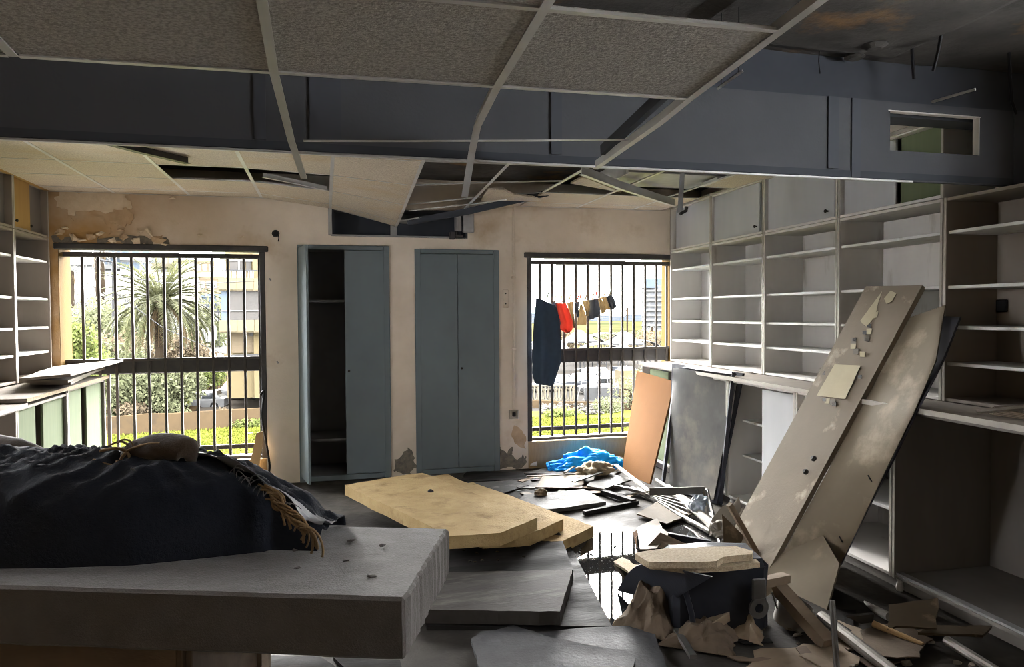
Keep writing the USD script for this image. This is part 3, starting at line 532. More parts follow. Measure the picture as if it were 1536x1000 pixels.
# ------------------------------------------------------------------ debris materials
mat('foam', (0.3757, 0.272, 0.136), (0.2915, 0.2008, 0.09064), 7, .95, .8, 60, .2, c3=(.17, .105, .045), s3=4.2, t3=(.54, .72), bdist=.008)
mat('mattress', (0.1166, 0.1069, 0.09846), (0.08748, 0.0797, 0.07322), 9, .95, .6, 140, c3=(.15, .135, .125), s3=2.6, t3=(.6, .72), sheen=.2)
mat('blanket', (0.007, 0.0095, 0.0155), (0.013, 0.015, 0.021), 7, .95, .8, 70, sheen=.06)
mat('blanket_brown', (0.055, 0.036, 0.022), (0.02, 0.014, 0.01), 8, .95, .6, 60, sheen=.25)
mat('cord', (0.24, 0.16, 0.085), (0.13, 0.085, 0.045), 20, .9)
mat('plastic_film', (.16, .16, .17), (.11, .11, .12), 10, .55, .4, 40)
mat('crate', (.16, .115, .08), (.10, .075, .055), 5, .7, .3, 40, vec=(.4, 3, 3))
mat('wet_board', (0.0225, 0.021, 0.02025), (0.015, 0.01425, 0.01387), 3.0, .7, .5, 25, .2, c3=(.055, .05, .047), s3=2.2, t3=(.58, .72), rvar=.12, spec=.03, vec=(.7, 2.2, 1))
mat('brown_board', (.052, .047, .042), (.030, .027, .025), 3.5, .7, .5, 30, .22, spec=.04, vec=(.6, 3, 1), c3=(.085, .078, .07), s3=3, t3=(.55, .7))
mat('slate', (0.0744, 0.0744, 0.078), (0.0384, 0.0384, 0.0408), 4, .7, .5, 60, c3=(.09, .09, .095), s3=5, t3=(.55, .7), rvar=.12, spec=.03)
mat('pale_board', (0.06732, 0.06534, 0.06138), (0.04554, 0.04356, 0.04158), 5, .7, .4, 40, spec=.06, c3=(.13, .125, .115), s3=3, t3=(.55, .65), rvar=.15)
mat('tan_board', (0.0825, 0.0605, 0.03575), (0.06325, 0.04675, 0.0275), 5, .75, .3, 60, c3=(.2, .15, .1), s3=3, t3=(.6, .7))
mat('lean_board', (0.244, 0.2034, 0.1553), (0.1997, 0.1664, 0.1257), 4, .75, .2, 60, .3, vec=(1, 1, 1), c3=(.43, .375, .285), s3=3.3, t3=(.60, .68))
mat('lean_ply', (0.2065, 0.1683, 0.1186), (0.1683, 0.1377, 0.09563), 3, .7, .15, 60, c3=(.35, .29, .21), s3=2.2, t3=(.58, .72))
mat('patch_cream', (0.46, 0.41, 0.28), (0.41, 0.36, 0.25), 9, .8, .2, 60)
mat('orange_board', (0.17, 0.085, 0.038), (0.155, 0.078, 0.034), 9, .8, .12, 80, spec=.02)
mat('panel_dark', (.035, .037, .05), (.05, .05, .06), 5, .6)
mat('dusty_glass', (0.17, 0.17, 0.165), (0.11, 0.11, 0.11), 3.5, .14, c3=(.24, .22, .19), s3=1.8, t3=(.52, .68), spec=.8, rvar=.1)
mat('tarp', (0, 0.26, 0.92), (0.01, 0.36, 1.0), 6, .4, .3, 50)
mat('rag', (0.36, 0.3, 0.216), (0.252, 0.204, 0.144), 9, .9, .5, 70)
mat('brown_cloth', (0.144, 0.108, 0.076), (0.08, 0.06, 0.044), 8, .9, .5, 70)
mat('black_vinyl', (.016, .018, .026), (.024, .026, .034), 6, .42, .3, 60)
mat('steel', (.40, .38, .35), (.22, .20, .18), 9, .4, .2, 60, metal=.7)
mat('steel_dark', (.14, .135, .13), (.08, .075, .07), 9, .45, .2, 60, metal=.6)
mat('clear_bag', (.40, .47, .55), (.25, .31, .40), 12, .18, .6, 40, spec=.8)
mat('paper', (0.216, 0.198, 0.168), (0.162, 0.144, 0.12), 12, .8, .4, 60)
mat('rubble', (.30, .27, .22), (.16, .14, .12), 25, .95, .6, 90)
mat('trousers', (0.045, 0.068, 0.105), (0.035, 0.055, 0.085), 20, .9, .3, 160)
mat('cloth_red', (0.5, 0.12, 0.085), (0.42, 0.09, 0.065), 9, .9, .3, 90, trans=.35)
mat('cloth_khaki', (.42, .34, .22), (.32, .26, .17), 9, .9, .3, 90, trans=.3)
mat('cloth_grey', (0.13, 0.145, 0.17), (0.09, 0.1, 0.12), 9, .9, .3, 90, trans=.15)
mat('peg', (.45, .36, .25), rough=.6); mat('peg_red', (.7, .05, .03), rough=.4)
# ------------------------------------------------------------------ mattress, crate and blanket in the foreground
ZT = .70; MF = A([.226, 2.172, 0]); E1 = A([-.9415, .337, 0]); E1 /= np.linalg.norm(E1); E2 = A([-E1[1], E1[0], 0])*-1.0
if E2[1] < 0: E2 = -E2
def ML(s, d, z): return MF+E1*s+E2*d+A([0, 0, z])
def in_m(m):
    T = np.eye(4); T[:3, 0], T[:3, 1], T[:3, 2], T[:3, 3] = E1, E2, A([0, 0, 1]), MF; m.apply_transform(T)
    if np.linalg.det(T[:3, :3]) < 0: m.invert()
    return m
def soft(x0, x1, y0, y1, z0, z1, b, edge, amp, seed, freq=6):
    m = bx(x0, x1, y0, y1, z0, z1, b).subdivide_to_size(edge); v = m.vertices.copy(); n = m.vertex_normals
    v += n*(amp*(2*meshkit.fbm(v*freq, 4, seed)-1))[:, None]; m.vertices = v; return m
mt = thing('mattress', 'thick grey foam mattress in the left foreground under dark blanket', 'mattress')
m = soft(0, 2.1, 0, .715, .51, ZT, .010, .028, .006, 3, 5)
v = m.vertices; end = np.exp(-(v[:, 0]/.012)**2); v[:, 0] += end*(.0025*np.sin(v[:, 1]*95)+.008*(meshkit.noise(v*A([1, 30, 3]))-.5)); m.vertices = v
part(mt, 'foam', in_m(m), 'mattress')
for k, (s, d) in enumerate([(.28, .30), (.42, .22), (.20, .47), (.33, .52), (.50, .40), (.15, .17)]):
    part(mt, 'crumb', rocklike(ML(s, d, ZT+.004), A([.018, .01, .006])*(.7+.12*k), k), 'mattress')
cr = thing('crate', 'low brown wooden crate holding up the mattress at lower left', 'crate')
part(cr, 'front_panel', in_m(bx(.74, 2.3, .03, .05, 0, .505, .003)), 'crate'); part(cr, 'rear_panel', in_m(bx(.74, 2.3, .66, .68, 0, .505, .003)), 'crate')
part(cr, 'end_panel', in_m(bx(.72, .74, .03, .68, 0, .505, .003)), 'crate'); part(cr, 'end_panel', in_m(bx(2.28, 2.3, .05, .66, 0, .505, .003)), 'crate'); part(cr, 'top_panel', in_m(bx(.74, 2.28, .05, .66, .47, .505, .002)), 'crate')
for k in range(2): part(cr, 'batten', in_m(bx(.70, .722, .05+.5*k, .11+.5*k, 0, .505, .003)), 'crate')
def onplane(x, y, p, n): d = ray(x, y); return EYE+d*(((p-EYE)@n)/(d@n))
top_px = [(-60, 655), (0, 664), (30, 671), (60, 668), (100, 669), (140, 670), (170, 668), (205, 668), (240, 667), (285, 672), (320, 680), (352, 690), (378, 704), (400, 722), (425, 735), (442, 750), (460, 775), (480, 784)]
rid = []
for x, y in top_px:
    q = onplane(x, y, ML(0, .43, 0), E2); rid.append(((q-MF)@E1, q[2]-ZT))
rid = A(sorted(rid)); s_lo, s_hi = rid[0, 0], rid[-1, 0]
front_px = [(-80, 856), (0, 853), (80, 852), (200, 848), (300, 838), (400, 827), (455, 815), (474, 800), (483, 788)]
fr = A(sorted([((PZ(x, y, ZT)-MF)@E1, (PZ(x, y, ZT)-MF)@E2) for x, y in front_px]))
def bl(u, v):
    s = s_lo+(s_hi-s_lo)*u; h = np.interp(s, rid[:, 0], rid[:, 1]); d0 = np.minimum(np.interp(s, fr[:, 0], fr[:, 1]), .40); d1 = .72
    th = math.pi*v; d = np.where(v < .5, .43-(.43-d0)*np.cos(th)**1 if False else .43-(.43-d0)*np.cos(th), .43+(d1-.43)*-np.cos(th))
    z = h*np.abs(np.sin(th))**.62
    p = np.stack([s, d, z], -1)
    f1 = meshkit.fbm(p*A([3.5, 5, 5]), 5, 11)-.5; f2 = np.abs(meshkit.noise(p*A([9, 12, 10]), 5)-.5)
    env = np.sin(th)**.8
    f3 = np.abs(np.sin(s*23+d*31+6*meshkit.noise(p*A([4, 5, 5]), 9))); f4 = np.abs(np.sin(s*11-d*40+5*meshkit.noise(p*A([3, 4, 4]), 19)))
    z = np.maximum(z+env*(.06*f1-.045*f2-.022*f3-.014*f4), 0)+.002; d = d+.05*(meshkit.fbm(p*A([5, 4, 6]), 4, 29)-.5)*env
    return MF+E1*s[..., None]+E2*d[..., None]+A([0, 0, ZT])+np.stack([0*z, 0*z, z], -1)
bk = thing('blanket', 'dark navy blanket bundle tied with cord, heaped on mattress', 'blanket')
part(bk, 'cloth', sheet(bl, 150, 60, .006), 'blanket', smooth=60)
# brown roll tied on the top, fringe and cords
P0 = [onplane(x, y, ML(0, .40, 0), E2) for x, y in [(186, 688), (205, 676), (235, 671), (265, 671), (283, 678), (286, 690)]]
rr = tube(dense(P0, 8), np.interp(np.linspace(0, 1, 41), [0, .15, .5, .85, 1], [.018, .04, .052, .048, .02]), 18); vv = rr.vertices; rr.vertices = vv+rr.vertex_normals*(.016*(meshkit.fbm(vv*A([9, 26, 26]), 4, 4)-.5))[:, None]
part(bk, 'rolled_corner', rr, 'blanket_brown', 'brown rolled corner on top', smooth=60)
def cord(px, r, dd=.37, nm='cord', m='cord', j=0.0): part(bk, nm, tube(dense([onplane(x, y, ML(0, dd+j*k, 0), E2) for k, (x, y) in enumerate(px)], 8), r, 6), m, smooth=True)
cord([(150, 676), (172, 672), (188, 676), (195, 688), (190, 700), (182, 696), (184, 684), (190, 678)], .006, .36); cord([(190, 676), (210, 668), (240, 664)], .005, .36)
cord([(192, 699), (230, 706), (270, 712), (300, 713)], .0045, .36, j=.006); cord([(176, 690), (160, 696), (140, 690), (150, 700), (170, 700)], .005, .33); cord([(196, 702), (204, 716), (200, 726), (208, 732)], .0035, .29, m='plastic_film')
cord([(163, 668), (172, 664), (182, 662), (192, 668)], .004, .38); cord([(176, 665), (186, 659), (196, 662), (200, 670)], .0035, .37)
for k in range(26):
    r = np.random.default_rng(200+k); t = k/25; a = A([386, 727])+t*A([68, 68])+r.normal(0, 4, 2)
    px = [a, a+A([12, 5])+r.normal(0, 3, 2), a+A([22, 18])+r.normal(0, 4, 2), a+A([26, 34])+r.normal(0, 5, 2)]
    cord([tuple(q) for q in px], .0035+.002*r.random(), .36-.06*t, 'fringe')
for k in range(16):
    r = np.random.default_rng(300+k); a = A([345+5*k, 712+3.2*k])+r.normal(0, 3, 2)
    cord([tuple(a), tuple(a+A([10, -8])+r.normal(0, 4, 2)), tuple(a+A([22, 0])+r.normal(0, 5, 2))], .0018, .37, 'loose_thread', 'plastic_film')
part(bk, 'torn_edge', tube(dense([onplane(x, y, ML(0, .60, 0), E2) for x, y in [(448, 772), (464, 781), (477, 787), (489, 779)]], 8), np.interp(np.linspace(0, 1, 25), [0, .5, 1], [.02, .03, .006]), 10), 'cord', 'frayed brown end', smooth=True)
flm = sheet(lambda u, v: MF+E1*(1.02-.62*u)[..., None]+E2*(.40+.14*v)[..., None]+A([0, 0, 1])*(ZT+.005+np.interp(1.02-.62*u, rid[:, 0], rid[:, 1])*(1-.3*v)-.035*u*0+.03*(meshkit.fbm(np.stack([u*9, v*5, 0*u], -1), 4, 8)-.5))[..., None], 50, 14, .002)
part(bk, 'film', flm, 'plastic_film', 'greyish crumpled plastic film over the crest', smooth=60)
one('rolled_rug', tube(dense([onplane(x, y, ML(0, .60, 0), E2) for x, y in [(-60, 654), (-10, 668), (30, 674), (66, 680)]], 8), np.interp(np.linspace(0, 1, 25), [0, .7, 1], [.052, .045, .02]), 14), 'blanket_brown', 'brown rolled rug behind the blanket at left edge', 'rug', smooth=60)

# ------------------------------------------------------------------ yellow foam pads
def pad(z, corner, nm, lab, seed, bend=0.0):
    d = A([1.305, 4.445]); sh = A(corner)-d
    Q = [A([.139, 5.69]), A([.767, 5.97]), A([1.305, 4.445]), A([1.0, 4.19]), A([.70, 4.22])]
    pts = [A([*(q+sh), z]) for q in Q]; m = plate(pts, .078, (0, 0, 1)).subdivide_to_size(.05); v = m.vertices
    u = (v[:, :2]-Q[0]-sh)@(A([.472, -1.4])/1.477); v[:, 2] += bend*np.clip(1-u/.35, 0, 1)**2+.010*(meshkit.fbm(v*4, 4, seed)-.5)*2
    m.vertices = v; return one('foam_pad', m, 'foam', lab, 'foam pad', 'stack of yellow foam pads')
pad(.083, PZ(890, 789, .083)[:2], 0, 'lowest yellow foam pad of the stack, on the floor', 1); pad(.164, PZ(845, 778, .164)[:2], 0, 'middle yellow foam pad of the stack', 2, .015); pad(.245, (1.305, 4.445), 0, 'top yellow foam pad with brown stains', 3)
one('debris_lump', lump(PZ(646, 737, .26), (.022, .02, .018), 5), 'black', 'small black lump on top yellow foam pad', 'debris lump')
# ------------------------------------------------------------------ dark boards and slabs in the middle foreground
def board(name, px, z, t, m, lab, ct, rag=0.0, seed=0, group=None, supp=False):
    z = [z]*len(px) if np.ndim(z) == 0 else z
    P = [PZ(x, y, q) for (x, y), q in zip(px, z)]
    if rag: P = ragged(P, rag, .05, seed)
    return one(name, plate(P, t), m, lab, ct, group)
board('wet_board', [(845, 797), (918, 939), (640, 939), (600, 800)], .022, .020, 'wet_board', 'large dark sheet under the two wet boards, pale right edge', 'board')
board('wet_board', [(672, 801), (838, 795), (860, 855), (640, 857)], (.085, .085, .085, .085), .061, 'wet_board', 'dark wet board with water drops, farther of two', 'board', .002, 4)
board('wet_board', [(640, 858), (858, 854), (840, 917), (610, 913)], (.095, .112, .105, .095), .068, 'brown_board', 'greyish brown wet board with split edge, nearer of two', 'board', .003, 5)
for k in range(16):
    r = np.random.default_rng(400+k); x, y = r.uniform(690, 815), r.uniform(806, 845); q = PZ(x, y, .0855)
    one('water_drop', lathe([(0, 0), (.012, 0), (.009, .0035), (0, .005)], 10, q), 'water', 'water drops on the farther dark wet board', 'water drop', 'water drops')
board('stone_slab', [(706, 958), (722, 947), (745, 944), (770, 937), (800, 946), (832, 957), (880, 966), (940, 975), (953, 986), (950, 1015), (720, 1015), (716, 985)], .050, .02, 'slate', 'broken grey slab in front, the paler one', 'slab', .004, 6)
board('stone_slab', [(800, 949), (873, 941), (977, 937), (1004, 1010), (800, 1010)], .028, .025, 'slate', 'broken dark grey slab in front, lying underneath', 'slab', .003, 7)
for k, (px, lab) in enumerate([([(250, 1012), (258, 984), (330, 980), (345, 1015)], 'dark floor plank beside the crate'), ([(335, 1012), (338, 981), (480, 984), (520, 1012)], 'dark plank under the mattress middle'), ([(530, 1012), (500, 985), (600, 990), (606, 1012)], 'dark plank end under the mattress corner')]):
    board('loose_plank', px, .02, .018, 'wet_board', lab, 'plank', .002, 8+k)
board('water_puddle', [(862, 850), (872, 822), (893, 799), (930, 796), (947, 799), (962, 788), (985, 783), (1004, 780), (1060, 796), (1092, 828), (1075, 850), (1010, 868), (975, 900), (945, 930), (925, 945), (905, 930), (885, 890)], .003, .002, 'water', 'still water puddle mirroring the right window', 'puddle', .012, 9)
for k in range(60):
    r = np.random.default_rng(500+k); q = PZ(r.uniform(868, 1000), r.normal(831, 6), .006)
    if k < 40: one('floating_bit', rocklike(q, A([.012, .009, .004])*r.uniform(.5, 1.3), k), 'pale_board', 'pale specks floating on the puddle', 'debris bit', 'specks on the puddle')
# ------------------------------------------------------------------ floor litter towards the right window
flat = [
 ('thin_board', [(803, 730), (815, 713), (878, 712), (873, 731)], .030, .012, 'tan_board', 'tan thin board with dark corner among the litter'),
 ('thin_board', [(786, 709), (832, 697), (884, 697), (872, 711)], .018, .008, 'pale_board', 'pale thin sheet in front of the blue tarp'),
 ('thin_board', [(880, 728), (903, 706), (948, 718), (905, 733)], .05, .014, 'pale_board', 'grey speckled board leaning near the rag bundle'),
 ('thin_board', [(700, 706), (785, 707), (792, 718), (690, 722)], .010, .008, 'wet_board', 'dark wet sheet by the closed closet, farther'),
 ('thin_board', [(690, 724), (795, 718), (802, 732), (720, 745)], .014, .008, 'pale_board', 'grey wet sheet by the closed closet, middle'),
 ('thin_board', [(715, 738), (800, 733), (806, 742), (745, 752)], .010, .006, 'wet_board', 'dark wet sheet by the foam pads'),
 ('plaster_board', [(770, 756), (786, 741), (876, 733), (909, 752), (800, 767)], .04, .03, 'pale_board', 'wet whitish board with a brown lump on it'),
 ('thin_board', [(905, 700), (930, 706), (912, 716), (890, 712)], .02, .008, 'pale_board', 'white crumpled sheet right of the rag bundle'),
 ('brown_sheet', [(955, 770), (985, 752), (1040, 770), (1000, 785)], .03, .010, 'tan_board', 'tan sheet lying at the puddle edge'),
 ('brown_sheet', [(960, 824), (955, 790), (985, 778), (1002, 800), (985, 822)], (.10, .04, .03, .10, .12), .008, 'tan_board', 'brown board standing in the puddle'),
]
for k, (nm, px, z, t, m, lab) in enumerate(flat): board(nm, px, z, t, m, lab, 'board', .004, 20+k)
one('brown_lump', lump(PZ(812, 741, .045), (.055, .04, .045), 6, .4), 'wood_grey', 'dark brown lump on the wet whitish board', 'debris lump')
def bar(name, p, q, w, h, m, lab, ct, group=None):
    p, q = A(p), A(q); return one(name, sweep([p, q], [(-w/2, -h/2), (w/2, -h/2), (w/2, h/2), (-w/2, h/2)]), m, lab, ct, group)
bar('dark_batten', PZ(904, 737, .03), PZ(951, 752, .03), .05, .035, 'wet_board', 'dark wet batten near puddle, pointing right', 'batten'); bar('dark_batten', PZ(876, 769, .02), PZ(956, 753, .02), .035, .03, 'wet_board', 'dark wet batten near puddle, lying level', 'batten')
bar('dark_batten', PZ(725, 752, .012), PZ(800, 748, .012), .02, .012, 'wet_board', 'thin dark strip beside the foam pads', 'batten'); bar('dark_batten', PZ(730, 748, .02), PZ(792, 728, .02), .012, .012, 'wet_board', 'thin dark strip crossing wet sheets', 'batten')
bar('pale_batten', PZ(790, 714, .03), PZ(862, 711, .03), .03, .012, 'paper', 'pale batten between the tan board and the sheet', 'batten'); bar('pale_batten', PZ(846, 709, .06), PZ(874, 691, .06), .018, .012, 'paper', 'pale strip lying across the white sheet', 'batten')
bar('dark_batten', PZ(860, 722, .06), PZ(902, 708, .10), .045, .012, 'steel_dark', 'dark strip propped under the rag bundle', 'batten')
for k in range(5):
    bar('metal_profile', PZ(920+9*k, 728+1.0*k, .05-.006*k), PZ(1048-6*k, 757+5*k, .05-.006*k), .022, .022, 'steel' if k % 2 else 'steel_dark', f'thin metal profile of the bundle by the puddle, number {k+1} from the back' if False else ['rearmost thin metal profile of the bundle by the puddle', 'second thin metal profile of that bundle, behind the middle', 'middle thin metal profile of the bundle by the puddle', 'fourth thin metal profile of that bundle, before the middle', 'front thin metal profile of the bundle, nearest the puddle'][k], 'metal profile', 'bundle of metal profiles')
for k in range(30):
    r = np.random.default_rng(1200+k); far = k < 18
    x, y = (r.uniform(790, 955), r.uniform(698, 752)) if far else (r.uniform(1120, 1440), r.uniform(925, 995)); c = PZ(x, y, .012+.012*r.random()); t = r.uniform(0, 3.14); L, W = r.uniform(.06, .22), r.uniform(.02, .07); u = A([math.cos(t), math.sin(t), r.uniform(-.05, .05)]); v = A([-math.sin(t), math.cos(t), r.uniform(-.05, .08)])
    P = ragged([c-u*L-v*W, c+u*L-v*W*.6, c+u*L*.8+v*W, c-u*L*.9+v*W*.8], .006, .05, k)
    one('board_shard', plate(P, .006), ('pale_board', 'tan_board', 'wood_grey')[k % 3] if far else ('wood_grey', 'wet_board', 'crate')[k % 3], 'splintered shards of thin board scattered below right window' if far else 'dark splintered shards scattered on floor at lower right', 'board shard', 'shards below right window' if far else 'shards at lower right')
# angle frame standing up
a_, b_, c_, d_ = PZ(917, 690, .05), PZ(974, 737, .14), PZ(1058, 735, .14), PZ(1064, 822, .0)
b_ = PY(974, 737, 5.0); c_ = PY(1057, 735, 4.9); d_ = PY(1065, 816, 4.5)
mf = thing('angle_iron_stand', 'bent grey angle-iron frame standing among the debris', 'metal frame')
part(mf, 'rail', sweep([PZ(916, 691, .03), b_], [(-.02, -.006), (.02, -.006), (.02, .006), (-.02, .006)]), 'steel', 'pale arm')
part(mf, 'rail', sweep([b_, c_], [(-.006, -.028), (.006, -.028), (.006, .028), (-.006, .028)]), 'steel_dark')
part(mf, 'rail', tube([c_, d_], .016, 4), 'steel'); part(mf, 'rail', tube([c_+A([.03, .02, 0]), PZ(1080, 815, .02)], .012, 4), 'steel_dark')
for p, q, r, lab in ((PZ(1003, 731, .05), PZ(1094, 808, .10), .030, 'pale round pole across the debris, thicker one'), (PZ(985, 720, .05), PZ(1088, 786, .04), .018, 'pale round pole across debris, farther thin one'), (PZ(1010, 768, .02), PZ(1100, 815, .03), .020, 'grey round pole across debris, nearest the puddle')):
    one('round_pole', tube([p, q], r, 14), 'steel', lab, 'pole')
bar('dark_bar', PZ(985, 803, .04), PZ(1066, 818, .03), .03, .07, 'black_vinyl', 'black bar speckled with white at puddle edge', 'bar')
one('clear_bag', crumple(PZ(1050, 770, .06)+A([0, 0, .04]), (.085, .085, .10), 3), 'clear_bag', 'crumpled clear bluish plastic bag behind the metal frame', 'plastic bag', smooth=50)
pk = thing('crushed_packaging', 'crushed beige paper packaging beside the leaning boards', 'packaging')
part(pk, 'wrap', sheet(lambda u, v: PZ(1064, 788, .10)+(PZ(1104, 752, .28)-PZ(1064, 788, .10))*u[..., None]+A([.05, -.10, -.16])*v[..., None]+A([0, 0, 1])*(.06*(meshkit.fbm(np.stack([u*4, v*5, u*0], -1), 4, 2)-.5)+.05*np.abs(np.sin(v*9+u*3)))[..., None], 30, 24, .004), 'paper'); part(pk, 'flap', crumple(PZ(1085, 800, .10), (.10, .08, .09), 8), 'paper', smooth=50)
one('cardboard_triangle', plate([PZ(1078, 823, .02), PZ(1132, 826, .02), PX(1098, 770, 2.36)], .006, (-.3, -1, .3)), 'tan_board', 'tan triangular board corner left of the leaning panel', 'board')
bar('torn_stick', PX(1094, 756, 2.32), PZ(1142, 842, .04), .03, .03, 'wood_grey', 'dark broken stick leaning on the tall panel', 'stick')
one('dark_triangle', plate([PZ(960, 825, .05), PZ(1040, 823, .05), PY(1004, 792, 4.05)], .01, (0, -1, .5)), 'wood_grey', 'dark triangular board standing in the puddle', 'board')
# orange board, framed glass panel
one('orange_board', plate([PX(957, 556, 3.12), PX(1010, 571, 3.12), PZ(976, 726), PZ(931, 707)], .018), 'orange_board', 'plain orange board leaning against worktop end by window', 'board')
gp = thing('glazed_panel', 'dark framed dusty glass panel leaning on the worktop', 'panel')
TL, TR, BL, BR = PX(1014, 546, 3.125), PX(1102, 558, 3.125), PZ(992, 732), PZ(1082, 757)
def bil(u, v): return TL*(1-u)*(1-v)+TR*u*(1-v)+BL*(1-u)*v+BR*u*v
part(gp, 'pane', plate([bil(.04, .03), bil(.955, .03), bil(.955, .97), bil(.04, .97)], .006), 'dusty_glass', 'dusty reflecting pane')
for a, b in (((0, .015), (1, .015)), ((0, .985), (1, .985)), ((.02, 0), (.02, 1)), ((.98, 0), (.98, 1))): part(gp, 'frame_member', tube([bil(*a), bil(*b)], .020, 4), 'panel_dark')
back = plate([bil(0, 0), bil(1, 0), bil(1, 1), bil(0, 1)], .02); back.apply_translation([.022, .012, 0]); part(gp, 'backing', back, 'panel_dark')
# big leaning boards
L0, L1, L2, L3 = RW(3.00, -.012, 1.706), RW(3.462, -.012, 1.701), A([2.478, 3.715, .004]), A([2.462, 4.195, .004])
L0, L1 = onplane(1300, 430, RW(3, -.012, 0), RN), onplane(1382, 427, RW(3, -.012, 0), RN)
lb = thing('door_panel', 'tall scuffed beige door panel leaning on right bookcases', 'door panel')
part(lb, 'board', plate([L0, L1, L2, L3], .030), 'lean_board')
nb = np.cross(L1-L0, L3-L0); nb /= np.linalg.norm(nb); nb = nb if nb[2] > 0 else -nb
def onb(x, y): return onplane(x, y, L0, nb)
def sticker(px, m, lab, seed=0, rag=.004): P = ragged([onb(*p) for p in px], rag, .04, seed); pl = plate(P, .0012, nb); pl.apply_translation(nb*.0013); part(lb, 'paper_patch' if m != 'black' else 'tear', pl, m, lab)
sticker([(1252, 546), (1291, 548), (1268, 598), (1225, 593)], 'patch_cream', 'large cream paper patch', 1, .001)
sticker([(1308, 436), (1325, 432), (1318, 452), (1312, 476), (1300, 490), (1290, 480), (1294, 462)], 'patch_cream', 'long cream glue stain', 2)
sticker([(1336, 436), (1345, 440), (1338, 452), (1330, 456), (1326, 448)], 'patch_cream', None, 3); sticker([(1311, 470), (1318, 466), (1316, 476), (1310, 478)], 'patch_cream', None, 4)
for k, (x, y) in enumerate([(1281, 511), (1304, 497), (1284, 527), (1294, 531), (1234, 556), (1241, 601), (1249, 603), (1280, 519), (1300, 507)]): sticker([(x-4, y-4), (x+4, y-4), (x+3, y+4), (x-4, y+4)], 'patch_cream' if k % 2 else 'paper', None, 5+k)
for k, (x, y) in enumerate([(1298, 486), (1304, 489), (1297, 499), (1282, 509), (1301, 509), (1290, 565), (1235, 559), (1237, 599), (1251, 606)]): sticker([(x-3, y-2.5), (x+3, y-3), (x+2.5, y+3), (x-3, y+2)], 'black', None, 30+k, .002)
for x, y in ((1222, 688), (1210, 708)):
    q = onb(x, y); part(lb, 'hinge_cup', lathe([(0, 0), (.016, 0), (.018, .01), (.011, .016), (.011, .022), (0, .022)], 14, q, nb), 'dark_knob')
gu = lambda rows: (lambda u, v: sum(w[..., None]*r for w, r in zip(_rowsw(v, len(rows)), [rows[i][0]*(1-u[..., None])+rows[i][1]*u[..., None] for i in range(len(rows))])))
def _rowsw(v, n):
    x = v*(n-1); return [np.clip(1-np.abs(x-i), 0, 1) for i in range(n)]
def fo(x, y, d): return onplane(x, y, RW(3, d, 0), RN)
ub = lambda x, y: onb(x, y)-nb*.045
rows = [(ub(1356, 471), fo(1418, 458, -.05)), (ub(1318, 541), fo(1404, 541, -.22)), (ub(1280, 612), fo(1374, 612, -.375)), (ub(1239, 690), fo(1336, 690, -.46)), (ub(1174, 810), fo(1278, 811, -.57)), (ub(1140, 868), PZ(1246, 876, .01))]
lp = thing('plywood_sheet', 'thin bowed plywood sheet leaning behind the door panel', 'plywood sheet')
part(lp, 'sheet', sheet(gu(rows), 10, 41, .006), 'lean_ply', smooth=True)
for x, y, d in ((1307, 721, -.51), (1264, 812, -.60)): q = fo(x, y, d-.01); part(lp, 'hook', tube(dense([q, q+A([-.02, -.02, .01]), q+A([-.03, -.01, .035])]), .004, 6), 'black')
rows = [(fo(1390, 474, -.02), fo(1441, 476, -.03)), (fo(1362, 541, -.12), fo(1415, 541, -.16)), (fo(1325, 612, -.33), fo(1378, 612, -.355)), (fo(1275, 690, -.40), fo(1340, 690, -.41)), (PZ(1180, 846, .01), PZ(1262, 846, .01))]
one('bowed_board', sheet(gu(rows), 10, 30, .012), 'panel_dark', 'dark blue-black panel behind the plywood sheet', 'panel')
one('square_panel', plate([fo(1213, 775, -.70), fo(1272, 857, -.64), PZ(1222, 918, .008), fo(1150, 868, -.86)], .012), 'lean_ply', 'square wooden panel leaning diagonally at foot of plywood', 'panel')
# ------------------------------------------------------------------ heap at lower right
q = PZ(1062, 930)
ch = thing('upholstered_box', 'black vinyl seat block buried under broken chipboard', 'seat', loc=(1.86, 3.24, 0), rz=-14)
part(ch, 'body', soft(-.23, .23, -.16, .14, .01, .365, .03, .03, .016, 4, 5), 'black_vinyl', smooth=60); part(ch, 'side_fold', tube(dense([(-.20, -.165, .36), (-.185, -.18, .25), (-.15, -.175, .12), (-.14, -.17, .02)], 6), .014, 8), 'black_vinyl', smooth=True)
board('chipboard_piece', [(952, 829), (1000, 822), (1105, 819), (1130, 826), (1128, 831), (1084, 835), (1075, 841), (974, 843)], .432, .03, 'chipboard', 'pale broken chipboard on top of black seat', 'chipboard', .006, 40)
board('chipboard_piece', [(975, 847), (1080, 842), (1134, 838), (1140, 844), (1072, 851), (1024, 853)], .398, .02, 'chipboard', 'lower broken chipboard sheet on black seat', 'chipboard', .005, 41)
board('chipboard_piece', [(919, 838), (934, 836), (962, 850), (950, 862), (938, 855)], (.03, .03, .08, .06, .03), .02, 'chipboard', 'splintered chipboard end over the puddle', 'chipboard', .006, 42)
one('black_sheet', sheet(lambda u, v: PZ(926, 885, .01)+(PZ(975, 846, .34)-PZ(926, 885, .01))*u[..., None]+(PZ(1000, 905, .10)-PZ(926, 885, .01))*v[..., None]*A([1, 1, 1])+A([0, 0, 1])*(.05*np.sin(u*3.1)*(1-v))[..., None], 20, 16, .005), 'black_vinyl', 'black curved sheet hanging from the seat to puddle', 'sheet', smooth=50)
def clothpile(name, c, size, m, lab, seed, ct='cloth'): return one(name, crumple(c, size, seed, 10, 4, .45), m, lab, ct, smooth=45)
